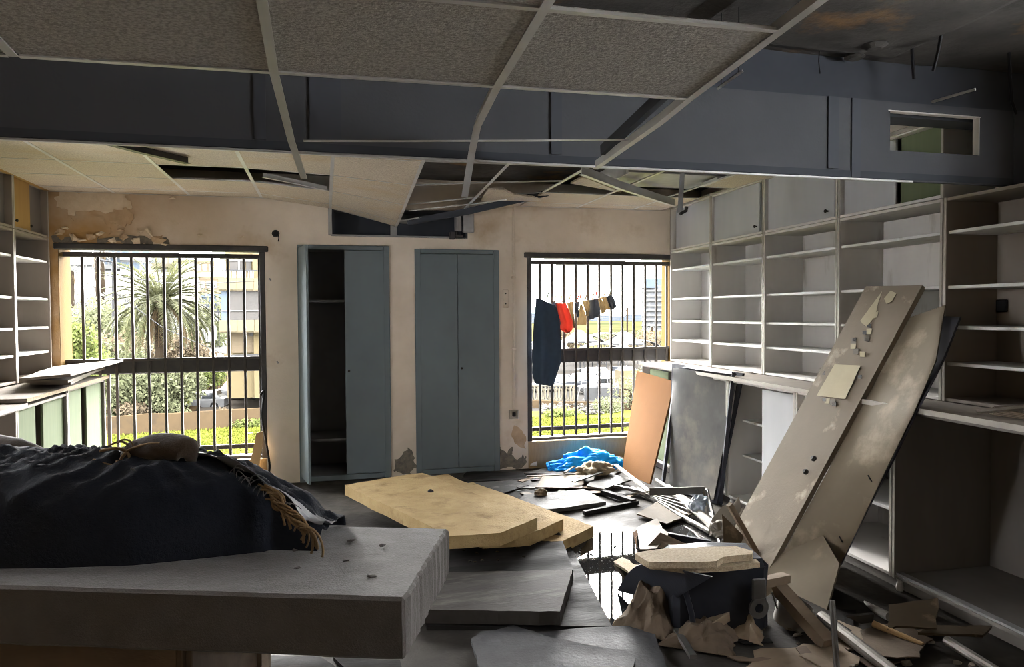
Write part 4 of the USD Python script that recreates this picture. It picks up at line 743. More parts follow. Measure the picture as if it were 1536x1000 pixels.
def drape(px, h, m, lab, seed, z0=.012, ang=.6, ct='cloth', name='crumpled_cloth'):
    """A cloth thrown over rubble: soft hump with long creases."""
    a, b_, c, d_ = [PZ(x, y, z0) for x, y in px]; r = np.random.default_rng(seed); p1, p2 = r.uniform(0, 6, 2)
    def f(u, v):
        P = a*((1-u)*(1-v))[..., None]+b_*(u*(1-v))[..., None]+c*(u*v)[..., None]+d_*((1-u)*v)[..., None]
        w = meshkit.fbm(np.stack([u*2.2+seed, v*2.2, 0*u], -1), 4, seed); k = u*math.cos(ang)+v*math.sin(ang)
        edge = np.clip(np.minimum(np.minimum(u, 1-u), np.minimum(v, 1-v))*3.2, 0, 1)**.8
        fold = (1-np.abs(np.sin(k*13+p1+5*w)))**1.5*.8+(1-np.abs(np.sin((u-v)*9+p2+6*w)))**2*.5
        z = edge*h*(.30+1.1*w*np.maximum(np.sin(math.pi*u)*np.sin(math.pi*v), 0)**.7+.22*fold)
        off = .05*(meshkit.fbm(np.stack([u*6+seed, v*6, 0*u], -1), 3, seed+3)-.5)*(1-edge*.5)
        return P+np.stack([off, -off*.7, z], -1)
    return one(name, sheet(f, 54, 44, .005), m, lab, ct, smooth=35)
drape([(918, 938), (968, 888), (1042, 925), (1000, 962)], .20, 'brown_cloth', 'crumpled brown cloth between slab and black seat', 11)
drape([(990, 968), (1028, 930), (1112, 938), (1100, 985)], .10, 'brown_cloth', 'flattened brown cloth under the left plank', 13, ang=1.1)
drape([(1075, 945), (1100, 915), (1150, 930), (1140, 968)], .13, 'wood_grey', 'dusty folded cloth below the crossing planks', 14, ang=.2)
clothpile('rag_bundle', PZ(891, 712, .05)+A([0, 0, .03]), (.19, .14, .10), 'rag', 'beige crumpled rag bundle in front of the blue tarp', 15, 'rag')
for k, (x, y, sx, sy, sz, lab) in enumerate([(876, 697, .34, .15, .19, 'crumpled bright blue tarp below right window'), (838, 699, .19, .13, .11, 'smaller blue tarp fold left of the main tarp heap')]):
    one('blue_tarp', crumple(PZ(x, y, .0)+A([0, -.20, .02]), (sx, sy, sz), 60+k, 16, 5, .42), 'tarp', lab, 'tarp', smooth=25)
one('plastic_lump', lump(PZ(929, 693, .03), (.06, .05, .06), 3, .4), 'pvc', 'white plastic lump beside orange board', 'debris lump'); one('plastic_lump', lump(PZ(918, 690, .04), (.04, .04, .05), 9, .4), 'pvc', 'small white lump at right end of tarp', 'debris lump')
one('white_block', plate([PZ(795, 700, .005), PZ(806, 700, .005), PY(805, 689, 6.85), PY(797, 692, 6.85)], .03, (-.3, -1, .4)), 'pvc', 'small white block against pier foot', 'block')
wp1 = thing('timber_plank', 'brown timber plank slanting across heap, left one', 'plank')
def timber(t, p, q, w, h, m, seed):
    n = 24; P = A([A(p)+(A(q)-A(p))*k/(n-1) for k in range(n)]); me = sweep(P, [(-w/2, -h/2), (w/2, -h/2), (w/2, h/2), (-w/2, h/2)]).subdivide_to_size(.04); v = me.vertices; me.vertices = v+me.vertex_normals*(.008*(meshkit.fbm(v*12, 4, seed)-.5))[:, None]; part(t, 'board', me, m)
timber(wp1, PZ(1036, 956, .03), PY(1152, 880, 3.15), .05, .045, 'wood_grey', 1)
t2 = thing('timber_plank', 'split brown timber beam slanting down to right of heap', 'plank'); timber(t2, PY(1160, 872, 3.2), PZ(1243, 966, .03), .07, .055, 'wood_grey', 2)
part(t2, 'nail', tube([PY(1158, 888, 3.1), PY(1166, 913, 3.08)], .004, 6), 'steel_dark')
t3 = thing('timber_plank', 'short dark wooden stub across top of crossing planks', 'plank'); timber(t3, PY(1140, 874, 3.1), PY(1180, 866, 3.15), .05, .04, 'wood_grey', 3)
hb = thing('metal_bracket', 'dark metal bracket with round hole under crossing planks', 'bracket')
O = PY(1138, 905, 3.0); disc = trimesh.creation.annulus(.022, .05, .012, sections=24); disc.apply_transform(trimesh.transformations.rotation_matrix(math.pi/2, [1, 0, 0])); disc.apply_translation(O+A([0, 0, -.02])); part(hb, 'eye', disc, 'steel_dark'); part(hb, 'arm', bx(O[0]-.035, O[0]+.035, O[1]-.008, O[1]+.008, O[2]+.02, O[2]+.12, .005), 'steel_dark')
one('tin_can', lathe([(0, 0), (.085, 0), (.09, .10), (.08, .11), (.078, .02), (0, .015)], 24, PZ(1185, 935, .0), (.25, -.2, 1)), 'steel', 'shiny metal pan lying under timber beam', 'pan', smooth=40)
for p, q, r, m, lab in ((PY(1255, 887, 3.62), PZ(1335, 925, .03), .022, 'steel', 'grey pipe from square panel towards cabinet foot'), (PZ(1232, 924, .06), PZ(1345, 1012, .03), .028, 'steel', 'long grey pipe running to bottom edge, middle'), (PY(1248, 900, 2.72), PZ(1256, 1010, .0), .013, 'steel_dark', 'upright grey rod near bottom edge'), (PZ(1420, 960, .04), PZ(1500, 1010, .03), .022, 'steel', 'rusty pipe end at bottom right corner'), (PZ(1310, 935, .05), PZ(1384, 968, .03), .016, 'wood', 'thin brown stick below the cream tile')):
    one('metal_pipe', tube([p, q], r, 12), m, lab, 'pipe')
board('cream_tile', [(1333, 906), (1407, 898), (1405, 938), (1345, 943), (1331, 942)], (.12, .16, .10, .05, .06), .012, 'tan_board', 'cream broken tile propped up near the cabinet foot', 'tile', .004, 50)
board('cream_tile', [(1377, 948), (1405, 937), (1488, 938), (1474, 952)], .06, .012, 'tan_board', 'flat cream broken tile at lower right', 'tile', .003, 51); board('cream_tile', [(1268, 922), (1310, 918), (1308, 930), (1290, 932)], (.08, .1, .05, .04), .012, 'pale_board', 'small cream tile chip left of the propped one', 'tile', .004, 52)
board('brown_sheet', [(1290, 945), (1340, 930), (1400, 958), (1380, 985), (1310, 985)], .035, .006, 'brown_cloth', 'brown crumpled cardboard sheet at lower right', 'board', .012, 53)
board('brown_sheet', [(1130, 975), (1250, 960), (1290, 985), (1280, 1012), (1120, 1012)], .018, .008, 'wood_grey', 'dark trampled board at bottom below beam', 'board', .012, 54)
bar('dark_batten', PZ(1015, 945, .04), PZ(1040, 985, .05), .03, .02, 'steel_dark', 'bent metal strip at right end of grey slab', 'batten')
for k in range(46):
    r = np.random.default_rng(700+k); x, y = (r.uniform(1090, 1500), r.uniform(935, 1000)) if k < 34 else (r.uniform(800, 960), r.uniform(700, 735)); s = r.uniform(.010, .032)
    one('rubble_chip', rocklike(PZ(x, y, s*.3), A([s, s*.8, s*.5]), k), 'rubble' if k % 3 else 'paper', 'small rubble chips scattered over dirty floor', 'rubble', 'rubble chips')
# ------------------------------------------------------------------ things on the worktops and by the left window
def stack(name, px, z, t, m, lab): return board(name, px, z, t, m, lab, 'board', .001)
stack('cupboard_board', [(45, 573), (106, 573), (152, 551), (80, 545)], 1.075, .018, 'shelf_worn', 'grey cupboard board of left worktop pile, lowest')
stack('cupboard_board', [(28, 570), (102, 570), (160, 549), (82, 545)], 1.098, .018, 'shelf_worn', 'grey cupboard board of left worktop pile, middle')
one('cupboard_board', plate([PZ(28, 566, 1.128), PZ(106, 564, 1.128), PX(186, 535, -1.72), PX(172, 536, -1.85), PZ(150, 545, 1.128), PZ(82, 548, 1.128)], .018), 'shelf_worn', 'wet grey board on top of left worktop pile, sticking out', 'board')
one('wood_scrap', tube([PZ(137, 538, 1.15), PZ(150, 541, 1.15)], .015, 6), 'paper', 'small pale scrap lying on left worktop pile', 'scrap')
pp = thing('paper_stack', 'dark stack of papers under a flat frame on right worktop', 'papers')
for k in range(9): part(pp, 'paper_sheet', plate([PZ(1488+k, 622-1.2*k, 1.04+.004*k), PZ(1475+2*k, 617-k, 1.04+.004*k), PZ(1545, 613-k, 1.04+.004*k), PZ(1560, 632-k, 1.04+.004*k)], .0035, (0, 0, 1)), 'wood_grey' if k % 2 else 'brown_cloth')
part(pp, 'flat_frame', tube([PZ(1464, 617, 1.06), PZ(1540, 611, 1.09)], .012, 5), 'paper', 'pale frame edge')
one('loose_paper', plate([PZ(1120, 554, 1.052), PZ(1128, 552, 1.045), PZ(1142, 556, 1.045), PZ(1124, 559, 1.052)], .002), 'paper', 'scrap of pale paper on worktop below second bookcase', 'paper')
lw = thing('wood_offcut', 'raw wooden offcut leaning in left window corner', 'plank')
part(lw, 'board', plate([PY(385, 649, 6.9), PY(395, 646, 6.9), PY(393, 672, 6.86), PY(386, 712, 6.8), PY(372, 714, 6.8), PY(374, 698, 6.82)], .03, (0, -1, .1)), 'wood')
one('black_cable', tube(dense([PY(391, 592, 6.93), PY(395, 586, 6.93), PY(394, 610, 6.93), PY(397, 650, 6.93), PY(402, 680, 6.92), PY(404, 705, 6.92), PY(401, 716, 6.9)], 8), .010, 8), 'black', 'black cable hanging down beside left window', 'cable', smooth=True)
# ------------------------------------------------------------------ laundry in the right window
YL = 6.90
lp_ = [PY(791, 431, YL), PY(806, 446, YL), PY(850, 452, YL), PY(880, 449, YL), PY(918, 440, YL), PY(945, 437, YB+.12)]
one('clothes_line', tube(dense(lp_, 6), .003, 6), 'black', 'thin line strung across right window carrying the laundry', 'line')
def hung(name, px_l, px_r, bottom, m, lab, ct, seed, dy=0.0, fold=.02):
    """Cloth hung from the line: left and right outlines in the picture, at the line's distance."""
    l, r_ = A([PY(x, y, YL+dy) for x, y in px_l]), A([PY(x, y, YL+dy) for x, y in px_r])
    tl, tr = np.linspace(0, 1, len(l)), np.linspace(0, 1, len(r_))
    def f(u, v):
        a = np.stack([np.interp(v, tl, l[:, k]) for k in range(3)], -1); b = np.stack([np.interp(v, tr, r_[:, k]) for k in range(3)], -1)
        p = a*(1-u[..., None])+b*u[..., None]; p[..., 1] += fold*(np.sin(u*11+seed)*(.4+.6*v)+.8*(meshkit.fbm(np.stack([u*3, v*3, 0*u+seed], -1), 3, seed)-.5)*2); return p
    return one(name, sheet(f, 22, 28, .008), m, lab, ct, smooth=60)
hung('trousers', [(805, 446), (802, 480), (800, 520), (799, 560), (803, 575)], [(832, 458), (838, 470), (842, 520), (840, 545), (829, 579)], 0, 'trousers', 'dark navy trousers hanging at left end of laundry line', 'trousers', 1)
hung('dark_garment', [(830, 452), (832, 480), (834, 520)], [(836, 454), (841, 480), (840, 512)], 0, 'cloth_grey', 'narrow dark garment hanging between trousers and red cloth', 'garment', 8, .03)
hung('red_cloth', [(835, 455), (837, 468), (842, 485), (841, 494), (850, 499)], [(849, 455), (854, 468), (859, 482), (859, 494), (853, 499)], 0, 'cloth_red', 'bright red cloth hanging on laundry line', 'cloth', 2, -.02)
items = [('underwear', [(850, 454), (856, 475), (860, 492)], [(860, 452), (861, 475), (863, 492)], 'cloth_khaki', 'khaki garment right of red cloth on laundry line', 3), ('underwear', [(861, 454), (862, 466), (866, 476)], [(869, 452), (868, 465), (868, 476)], 'cloth_grey', 'small dark garment on laundry line, behind khaki triangle', 4),
 ('underwear', [(871, 455), (866, 478), (865, 488)], [(872, 455), (880, 476), (880, 487)], 'cloth_khaki', 'khaki triangular garment on laundry line', 5), ('underwear', [(874, 452), (878, 465), (880, 474)], [(884, 450), (884, 462), (882, 474)], 'cloth_khaki', 'pale brown garment on laundry line, middle', 6),
 ('underwear', [(884, 450), (883, 470), (884, 480)], [(897, 448), (900, 470), (897, 475)], 'cloth_grey', 'dark frilled garment on laundry line', 7), ('underwear', [(897, 448), (900, 460), (903, 470)], [(901, 446), (907, 460), (909, 468)], 'cloth_khaki', 'narrow khaki garment right of the dark frilled one', 9),
 ('underwear', [(902, 446), (905, 456), (908, 465)], [(911, 444), (915, 455), (917, 464)], 'cloth_khaki', 'tan garment second from right end of laundry line', 10), ('underwear', [(909, 445), (913, 456), (917, 466)], [(917, 442), (922, 452), (924, 460)], 'cloth_grey', 'grey garment at right end of laundry line', 12)]
for nm, l, r_, m, lab, sd in items: hung(nm, l, r_, 0, m, lab, 'laundry', sd, .01*(sd % 3), .012)
pg = [(806, 443), (821, 446), (832, 450), (843, 450), (854, 449), (866, 450), (871, 449), (878, 449), (889, 447), (895, 444), (906, 444), (915, 440)]
for k, (x, y) in enumerate(pg):
    q = PY(x, y, YL-.012); t = A([.012 if k % 3 else -.004, 0, .045]); me = cat(tube([q-t*.45, q+t], .0055, 5)); one('clothes_peg', me, 'peg_red' if k in (5, 9) else 'peg', 'red clothes pegs on laundry line' if k in (5, 9) else 'plain clothes pegs along laundry line', 'clothes peg', 'clothes pegs')
# ------------------------------------------------------------------ outdoors, one storey and a half below the window sills
GZ = -6.0
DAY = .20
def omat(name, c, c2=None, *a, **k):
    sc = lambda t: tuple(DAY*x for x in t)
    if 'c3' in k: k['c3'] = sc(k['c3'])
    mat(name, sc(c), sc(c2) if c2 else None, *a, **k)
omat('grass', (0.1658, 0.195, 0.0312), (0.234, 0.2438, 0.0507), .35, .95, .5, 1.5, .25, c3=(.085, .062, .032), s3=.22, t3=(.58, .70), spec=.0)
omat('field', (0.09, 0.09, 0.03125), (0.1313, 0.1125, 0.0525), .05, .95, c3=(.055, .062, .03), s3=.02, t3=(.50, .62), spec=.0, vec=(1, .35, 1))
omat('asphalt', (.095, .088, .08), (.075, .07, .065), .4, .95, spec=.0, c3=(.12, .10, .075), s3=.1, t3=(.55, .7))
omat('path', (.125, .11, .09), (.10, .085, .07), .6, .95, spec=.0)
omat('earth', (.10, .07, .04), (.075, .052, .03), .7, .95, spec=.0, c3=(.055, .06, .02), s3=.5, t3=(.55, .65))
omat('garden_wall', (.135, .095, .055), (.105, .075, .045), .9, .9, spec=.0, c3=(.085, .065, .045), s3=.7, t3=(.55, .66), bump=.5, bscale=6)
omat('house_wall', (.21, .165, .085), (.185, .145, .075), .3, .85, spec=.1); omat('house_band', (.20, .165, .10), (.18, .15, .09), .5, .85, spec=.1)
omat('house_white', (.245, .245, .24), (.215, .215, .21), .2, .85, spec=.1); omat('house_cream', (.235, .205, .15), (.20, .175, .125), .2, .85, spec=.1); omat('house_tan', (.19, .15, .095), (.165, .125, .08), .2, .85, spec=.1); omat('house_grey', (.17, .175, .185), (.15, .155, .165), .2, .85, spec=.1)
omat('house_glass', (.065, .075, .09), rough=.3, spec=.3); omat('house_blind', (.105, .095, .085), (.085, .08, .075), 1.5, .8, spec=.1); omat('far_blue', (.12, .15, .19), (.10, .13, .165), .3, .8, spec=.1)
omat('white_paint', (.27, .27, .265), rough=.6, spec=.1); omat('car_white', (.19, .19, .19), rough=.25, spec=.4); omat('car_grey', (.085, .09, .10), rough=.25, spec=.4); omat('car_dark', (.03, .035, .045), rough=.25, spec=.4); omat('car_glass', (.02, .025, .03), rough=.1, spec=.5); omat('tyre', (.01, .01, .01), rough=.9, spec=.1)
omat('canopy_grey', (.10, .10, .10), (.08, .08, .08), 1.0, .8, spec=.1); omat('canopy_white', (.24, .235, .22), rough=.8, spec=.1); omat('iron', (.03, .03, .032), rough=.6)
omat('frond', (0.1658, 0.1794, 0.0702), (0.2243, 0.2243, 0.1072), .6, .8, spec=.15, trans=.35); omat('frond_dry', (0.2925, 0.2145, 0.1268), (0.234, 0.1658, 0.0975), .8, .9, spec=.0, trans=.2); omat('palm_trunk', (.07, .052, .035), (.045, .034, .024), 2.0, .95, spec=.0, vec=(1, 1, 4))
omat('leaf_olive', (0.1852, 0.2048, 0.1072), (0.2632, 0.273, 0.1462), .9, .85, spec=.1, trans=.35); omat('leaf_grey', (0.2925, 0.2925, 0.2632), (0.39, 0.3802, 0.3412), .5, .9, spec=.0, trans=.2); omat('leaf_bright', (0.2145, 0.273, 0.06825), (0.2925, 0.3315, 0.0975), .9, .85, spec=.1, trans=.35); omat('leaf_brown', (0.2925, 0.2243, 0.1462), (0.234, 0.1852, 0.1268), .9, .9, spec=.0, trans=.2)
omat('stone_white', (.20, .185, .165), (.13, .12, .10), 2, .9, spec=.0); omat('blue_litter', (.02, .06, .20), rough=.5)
def ground(x0, x1, y0, y1, z, nx, ny, amp, f, seed, slope=None):
    gx, gy = np.meshgrid(np.linspace(x0, x1, nx), np.linspace(y0, y1, ny), indexing='ij'); gz = z+amp*(meshkit.fbm(np.stack([gx*f, gy*f, gx*0], -1), 4, seed)-.5)
    if slope is not None: gz = gz+slope(gx, gy)
    I = np.arange(nx*ny).reshape(nx, ny); a, b, c, d = I[:-1, :-1].ravel(), I[1:, :-1].ravel(), I[1:, 1:].ravel(), I[:-1, 1:].ravel()
    return trimesh.Trimesh(np.c_[gx.ravel(), gy.ravel(), gz.ravel()], np.vstack([np.c_[a, b, c], np.c_[a, c, d]]), process=False)
def D(x, y, dist): d = ray(x, y); return EYE+d*(dist/np.hypot(d[0], d[1]))
def HZ(x, dist, y=600): q = D(x, y, dist); return A([q[0], q[1], GZ])
one('field', ground(-500, 900, 118, 1100, GZ-.1, 60, 60, 1.0, .01, 1), 'field', 'flat dry green plain behind the car park', 'field', kind='structure')
one('street_ground', ground(-160, 220, 9, 120, GZ-.02, 40, 30, .05, .1, 2), 'asphalt', 'sandy paved ground around the parked cars', 'ground', kind='structure')
def lawn_edge(): return None
lw_ = plate([HZ(20, 16), HZ(-60, 50.5), HZ(165, 50.5), HZ(410, 50.5), HZ(790, 54), HZ(1010, 56), HZ(1100, 30), HZ(700, 12)], .3, (0, 0, 1)); lw_.apply_translation([0, 0, .28])
one('lawn', lw_, 'grass', 'bright green weedy lawn below both windows', 'lawn', kind='structure')
# grass blades standing on the lawn
r = np.random.default_rng(77); n = 15000; px = np.where(r.random(n) < .62, r.uniform(120, 410, n), r.uniform(785, 960, n)); dist = 26+24.5*np.sqrt(r.random(n))
V, F = [], []
for k in range(n):
    q = HZ(px[k], dist[k])+A([0, 0, .27]); h = r.uniform(.06, .20); a = r.uniform(0, 3.14); w = A([math.cos(a), math.sin(a), 0])*r.uniform(.04, .09); l = r.normal(0, .04, 3)*A([1, 1, 0])
    V += [q-w, q+w, q+l+A([0, 0, h])]; F.append([3*k, 3*k+1, 3*k+2])
one('grass_tuft', trimesh.Trimesh(A(V), A(F), process=False), 'grass', 'short grass blades all over the lawn', 'grass', kind='stuff')
def leaves(blobs, n, size, seed, up=.0):
    """Leaf cards over a set of ellipsoids (centre, radii)."""
    r = np.random.default_rng(seed); vol = A([b[1][0]*b[1][1]*b[1][2] for b in blobs])**.67; pick = r.choice(len(blobs), n, p=vol/vol.sum())
    d = r.normal(size=(n, 3)); d /= np.linalg.norm(d, axis=1, keepdims=True); rad = r.uniform(.55, 1.05, n)[:, None]
    c = A([blobs[i][0] for i in pick])+d*rad*A([blobs[i][1] for i in pick]); t = r.normal(size=(n, 3)); t[:, 2] += up; t /= np.linalg.norm(t, axis=1, keepdims=True); s = np.cross(t, r.normal(size=(n, 3))); s /= np.linalg.norm(s, axis=1, keepdims=True)
    L = size*r.uniform(.6, 1.3, n)[:, None]; w = L*.28
    V = np.stack([c, c+t*L*.5+s*w, c+t*L, c+t*L*.5-s*w], 1).reshape(-1, 3); k = np.arange(n)*4
    return trimesh.Trimesh(V, np.vstack([np.c_[k, k+1, k+2], np.c_[k, k+2, k+3]]), process=False)
def shrub(name, base, w, h, n, size, seed, m, lab, ct='shrub', blobs=6, trunk=.0, group=None):
    r = np.random.default_rng(seed); base = A(base); bl_ = []
    for k in range(blobs):
        o = A([r.uniform(-.5, .5)*w, r.uniform(-.3, .3)*w, trunk+(h-trunk)*r.uniform(.25, .75)]); s = r.uniform(.45, .75)
        bl_.append((base+o, A([w*.42*s*1.4, w*.42*s*1.4, (h-trunk)*.42*s*1.4])))
    bl_.append((base+A([0, 0, trunk+(h-trunk)*.45]), A([w*.4, w*.4, (h-trunk)*.48])))
    t = thing(name, lab, ct, group)
    part(t, 'foliage', leaves(bl_, n, size, seed), m, kind='stuff')
    part(t, 'stem', cat(*[tube(dense([base+A([r.uniform(-.08, .08)*w, 0, -.1]), base+A([r.uniform(-.2, .2)*w, 0, h*.4]), b[0]], 4), [.03*h/3+.02]*9, 5) for b in bl_[:4]]), 'palm_trunk')
    return t
def palm(name, base, th, R, nf, seed, lab, m='frond', dry=8, spread=1.0, leaf=26, tr=.38):
    r = np.random.default_rng(seed); base = A(base); t = thing(name, lab, 'palm tree'); top = base+A([0, 0, th])
    zz = np.linspace(0, th, 22); part(t, 'trunk', tube(np.c_[base[0]+0*zz, base[1]+0*zz, base[2]+zz], tr*(1+.12*(np.arange(22) % 2))*(1+.25*(zz/th)**4), 12), 'palm_trunk')
    for k in range(nf):
        dead = k >= nf-dry; az = 2.4*k+r.normal(0, .2); el = (1.4-1.9*((k+.5)/max(1, nf-dry))**.85)+r.normal(0, .08) if not dead else -.9+r.normal(0, .2)
        L = R*r.uniform(.9, 1.1)*(.75 if dead else 1.0); hd = A([math.cos(az), math.sin(az), 0]); P = []; q = top.copy(); e = el
        for i in range(10): P.append(q.copy()); q = q+(hd*math.cos(e)+A([0, 0, math.sin(e)]))*L/9; e = max(e-(.13+.06*(1-abs(el)/1.5))*spread, -1.5)
        P = A(P); T = np.gradient(P, axis=0); T /= np.linalg.norm(T, axis=1, keepdims=True); sd = np.cross(hd, [0, 0, 1]); V, F = [], []
        tt = np.linspace(.12, .995, leaf)
        for i, u in enumerate(tt):
            c = A([np.interp(u*9, np.arange(10), P[:, j]) for j in range(3)]); tg = A([np.interp(u*9, np.arange(10), T[:, j]) for j in range(3)]); ll = R*.17*math.sin(math.pi*min(1, u*.9+.1))**.6
            for s in (-1, 1):
                dr = tg*.75+sd*s*.75+A([0, 0, .12-.3*dead])+r.normal(0, .08, 3); dr /= np.linalg.norm(dr); wv = np.cross(dr, [0, 0, 1.0]); wv = wv/max(np.linalg.norm(wv), .1)*R*.010
                n0 = len(V); V += [c-wv, c+wv, c+dr*ll-A([0, 0, ll*.12])]; F.append([n0, n0+1, n0+2])
        rb = tube(P[::3], np.linspace(R*.012, R*.003, len(P[::3])), 4); me = trimesh.Trimesh(np.vstack([rb.vertices, A(V)]), np.vstack([rb.faces, A(F)+len(rb.vertices)]), process=False)
        part(t, 'frond', me, 'frond_dry' if dead else m, 'dry hanging frond' if dead else None)
    return t
# garden on the left: wall, shrubs, big palm, slope
def wall_run(name, p, q, h, t, m, lab, ct, kind=None):
    p, q = A(p), A(q); d = (q-p)/np.linalg.norm(q-p); s = A([-d[1], d[0], 0])*t; n = 14; P = [p+(q-p)*k/n for k in range(n+1)]; rr_ = np.random.default_rng(3)
    top = [x+A([0, 0, h+rr_.uniform(-.05, .05)]) for x in P]; V = A(P+top+[x+s for x in P]+[x+s for x in top]); k = n+1; F = []
    for i in range(n): F += [[i, i+1, k+i+1], [i, k+i+1, k+i], [k+i, k+i+1, 3*k+i+1], [k+i, 3*k+i+1, 3*k+i], [2*k+i+1, 2*k+i, 3*k+i], [2*k+i+1, 3*k+i, 3*k+i+1]]
    F += [[0, k, 3*k], [0, 3*k, 2*k], [n, 2*k+n, 3*k+n], [n, 3*k+n, k+n]]
    return one(name, trimesh.Trimesh(V, A(F), process=False), m, lab, ct, kind=kind)
wall_run('garden_wall', HZ(-150, 52), HZ(445, 50.5), 1.45, .4, 'garden_wall', 'weathered tan garden wall behind the lawn, left window', 'wall'); wall_run('garden_wall', HZ(770, 58.5), HZ(1040, 57), .55, .4, 'garden_wall', 'low tan wall under the white balustrade, right window', 'wall')
one('garden_bed', ground(HZ(60, 80)[0]-30, HZ(300, 60)[0], 50, 120, GZ+.6, 20, 20, .6, .1, 5), 'earth', 'rough planted bed behind garden wall', 'ground', kind='structure')
bd = plate([HZ(245, 58), HZ(285, 58), HZ(298, 92), HZ(225, 92)], .25, (0, 0, 1)); bd.apply_translation([0, 0, 1.35]); one('grass_strip', bd, 'grass', 'small mown grass strip beside paved ramp', 'grass', kind='structure')
bd = plate([HZ(272, 53), HZ(425, 53), HZ(425, 90), HZ(292, 90)], .2, (0, 0, 1)); bd.apply_translation([0, 0, .5]); one('ramp', bd, 'path', 'pale paved ramp behind the parked cars', 'ramp', kind='structure')
wall_run('kerb_wall', HZ(270, 56)+A([0, 0, .3]), HZ(292, 84)+A([0, 0, .3]), 1.15, .3, 'garden_wall', 'tan kerb wall between grass strip and ramp', 'wall')
wall_run('ramp_wall', HZ(292, 88)+A([0, 0, .3]), HZ(345, 88)+A([0, 0, .3]), 2.0, .3, 'garden_wall', 'reddish retaining wall at top of the ramp', 'wall')
palm('date_palm', HZ(243, 62), 8.6, 4.9, 96, 5, 'large bushy date palm in the middle of left window', dry=10, leaf=34, spread=.8)
for k, (x, dist, w, h, n, s, m, lab) in enumerate([(178, 56, 4.2, 3.3, 5200, .34, 'leaf_olive', 'leafy oleander behind garden wall, left of the palm'), (228, 57, 4.4, 3.4, 5200, .34, 'leaf_olive', 'leafy oleander behind the garden wall, at palm foot'), (130, 58, 3.6, 3.8, 4200, .34, 'leaf_bright', 'bright shrub behind the cupboards in left window'), (252, 55, 1.8, 1.6, 1500, .26, 'leaf_olive', 'low shrub in front of the small white car'), (205, 55, 2.6, 1.3, 1800, .26, 'leaf_brown', 'dry brush at the wall under the oleanders'), (112, 66, 3.6, 6.6, 4200, .40, 'leaf_bright', 'yellow-green bush at left jamb of left window'), (150, 74, 6.5, 5.2, 5000, .42, 'leaf_olive', 'green bush behind left window bars, low on the slope'), (190, 76, 6.0, 5.6, 4600, .42, 'leaf_brown', 'brown dry bush left of the palm trunk'), (290, 78, 5.0, 5.2, 3600, .42, 'leaf_brown', 'brown dry bush right of the palm trunk'),
   (140, 98, 9, 8.0, 5200, .55, 'leaf_olive', 'dark green tree on slope, left of the lamp post'), (185, 104, 11, 9.0, 5200, .55, 'leaf_grey', 'grey-green tree on slope, behind lamp post'), (150, 126, 15, 10.5, 6000, .7, 'leaf_grey', 'large grey tree high on the slope, upper left'), (205, 132, 13, 11, 5200, .7, 'leaf_grey', 'large grey tree on slope, behind the palm crown'), (115, 118, 11, 9.5, 4600, .65, 'leaf_grey', 'grey tree on the slope by the left jamb'), (290, 120, 9, 9, 3600, .6, 'leaf_olive', 'green tree behind the palm at right'), (318, 74, 2.6, 2.2, 1400, .3, 'leaf_bright', 'small bright bush near the white fence')]):
    shrub('bush' if h < 7 else 'tree', HZ(x, dist)+A([0, 0, .5+(dist-56)*.012]), w, h, n, s, 100+k, m, lab, 'bush' if h < 7 else 'tree')
for k, (x, dist, th, R, lab) in enumerate([(112, 108, 13.2, 2.6, 'small grey fan palm at far left of the slope'), (150, 112, 15.4, 2.4, 'small grey fan palm beside lamp post'), (158, 114, 16.5, 2.2, 'taller thin palm behind the lamp post')]): palm('fan_palm', HZ(x, dist), th, R, 22, 60+k, lab, 'leaf_grey', 6, 1.2, 14, .2)
lpst = thing('lamp_post', 'thin street lamp post among the trees, left window', 'lamp post'); b = HZ(171, 90)
part(lpst, 'pole', tube([b, D(169, 393, 90)], .13, 8), 'iron'); part(lpst, 'arm', tube([D(169, 393, 90), D(156, 391, 90), D(148, 390, 90)], .09, 6), 'iron'); part(lpst, 'lamp', tube([D(156, 391, 90), D(145, 389, 90)], .16, 6), 'iron')
hill = lambda gx, gy: np.clip((gy-95)/110, 0, 1)**1.2*19*np.clip((-gx+28)/40, 0, 1)
one('hillside', ground(-220, 30, 95, 260, GZ-.2, 50, 40, 2.0, .05, 9, hill), 'leaf_grey', 'wooded hillside under the white apartment blocks', 'hill', kind='structure')
def block(name, x0, x1, ytop, dist, wall, lab, floors, cols, base=GZ, deep=14, win='house_glass', slabs=True, fy=None, skip=()):
    """A far apartment block, facing the room: walls, floor bands, a window in each bay."""
    p, q = D(x0, 460, dist), D(x1, 460, dist); zt = D((x0+x1)/2, ytop, dist)[2]; p[2] = q[2] = 0; u = (q-p)/np.linalg.norm(q-p); nrm = A([u[1], -u[0], 0]); w = np.linalg.norm(q-p)
    M = np.eye(4); M[:3, 0], M[:3, 1], M[:3, 2], M[:3, 3] = u, -nrm, A([0, 0, 1]), p
    def L(m): m.apply_transform(M); return m
    t = thing(name, lab, 'building'); part(t, 'walls', L(bx(0, w, 0, deep, base, zt)), wall); H = (fy or (zt-base)/floors)
    part(t, 'roof_parapet', L(bx(-.15, w+.15, -.15, deep, zt, zt+.5)), wall)
    for f in range(floors):
        z1 = zt-H*f; z0 = z1-H
        if slabs: part(t, 'balcony_band', L(bx(-.1, w+.1, -1.0, 0, z0, z0+H*.34)), wall)
        for c in range(cols):
            if (f, c) in skip: continue
            a, b2 = w*(c+.14)/cols, w*(c+.86)/cols; part(t, 'window', L(bx(a, b2, -.06, .02, z0+H*.36, z1-H*.14)), win)
    return t
hb_ = -2
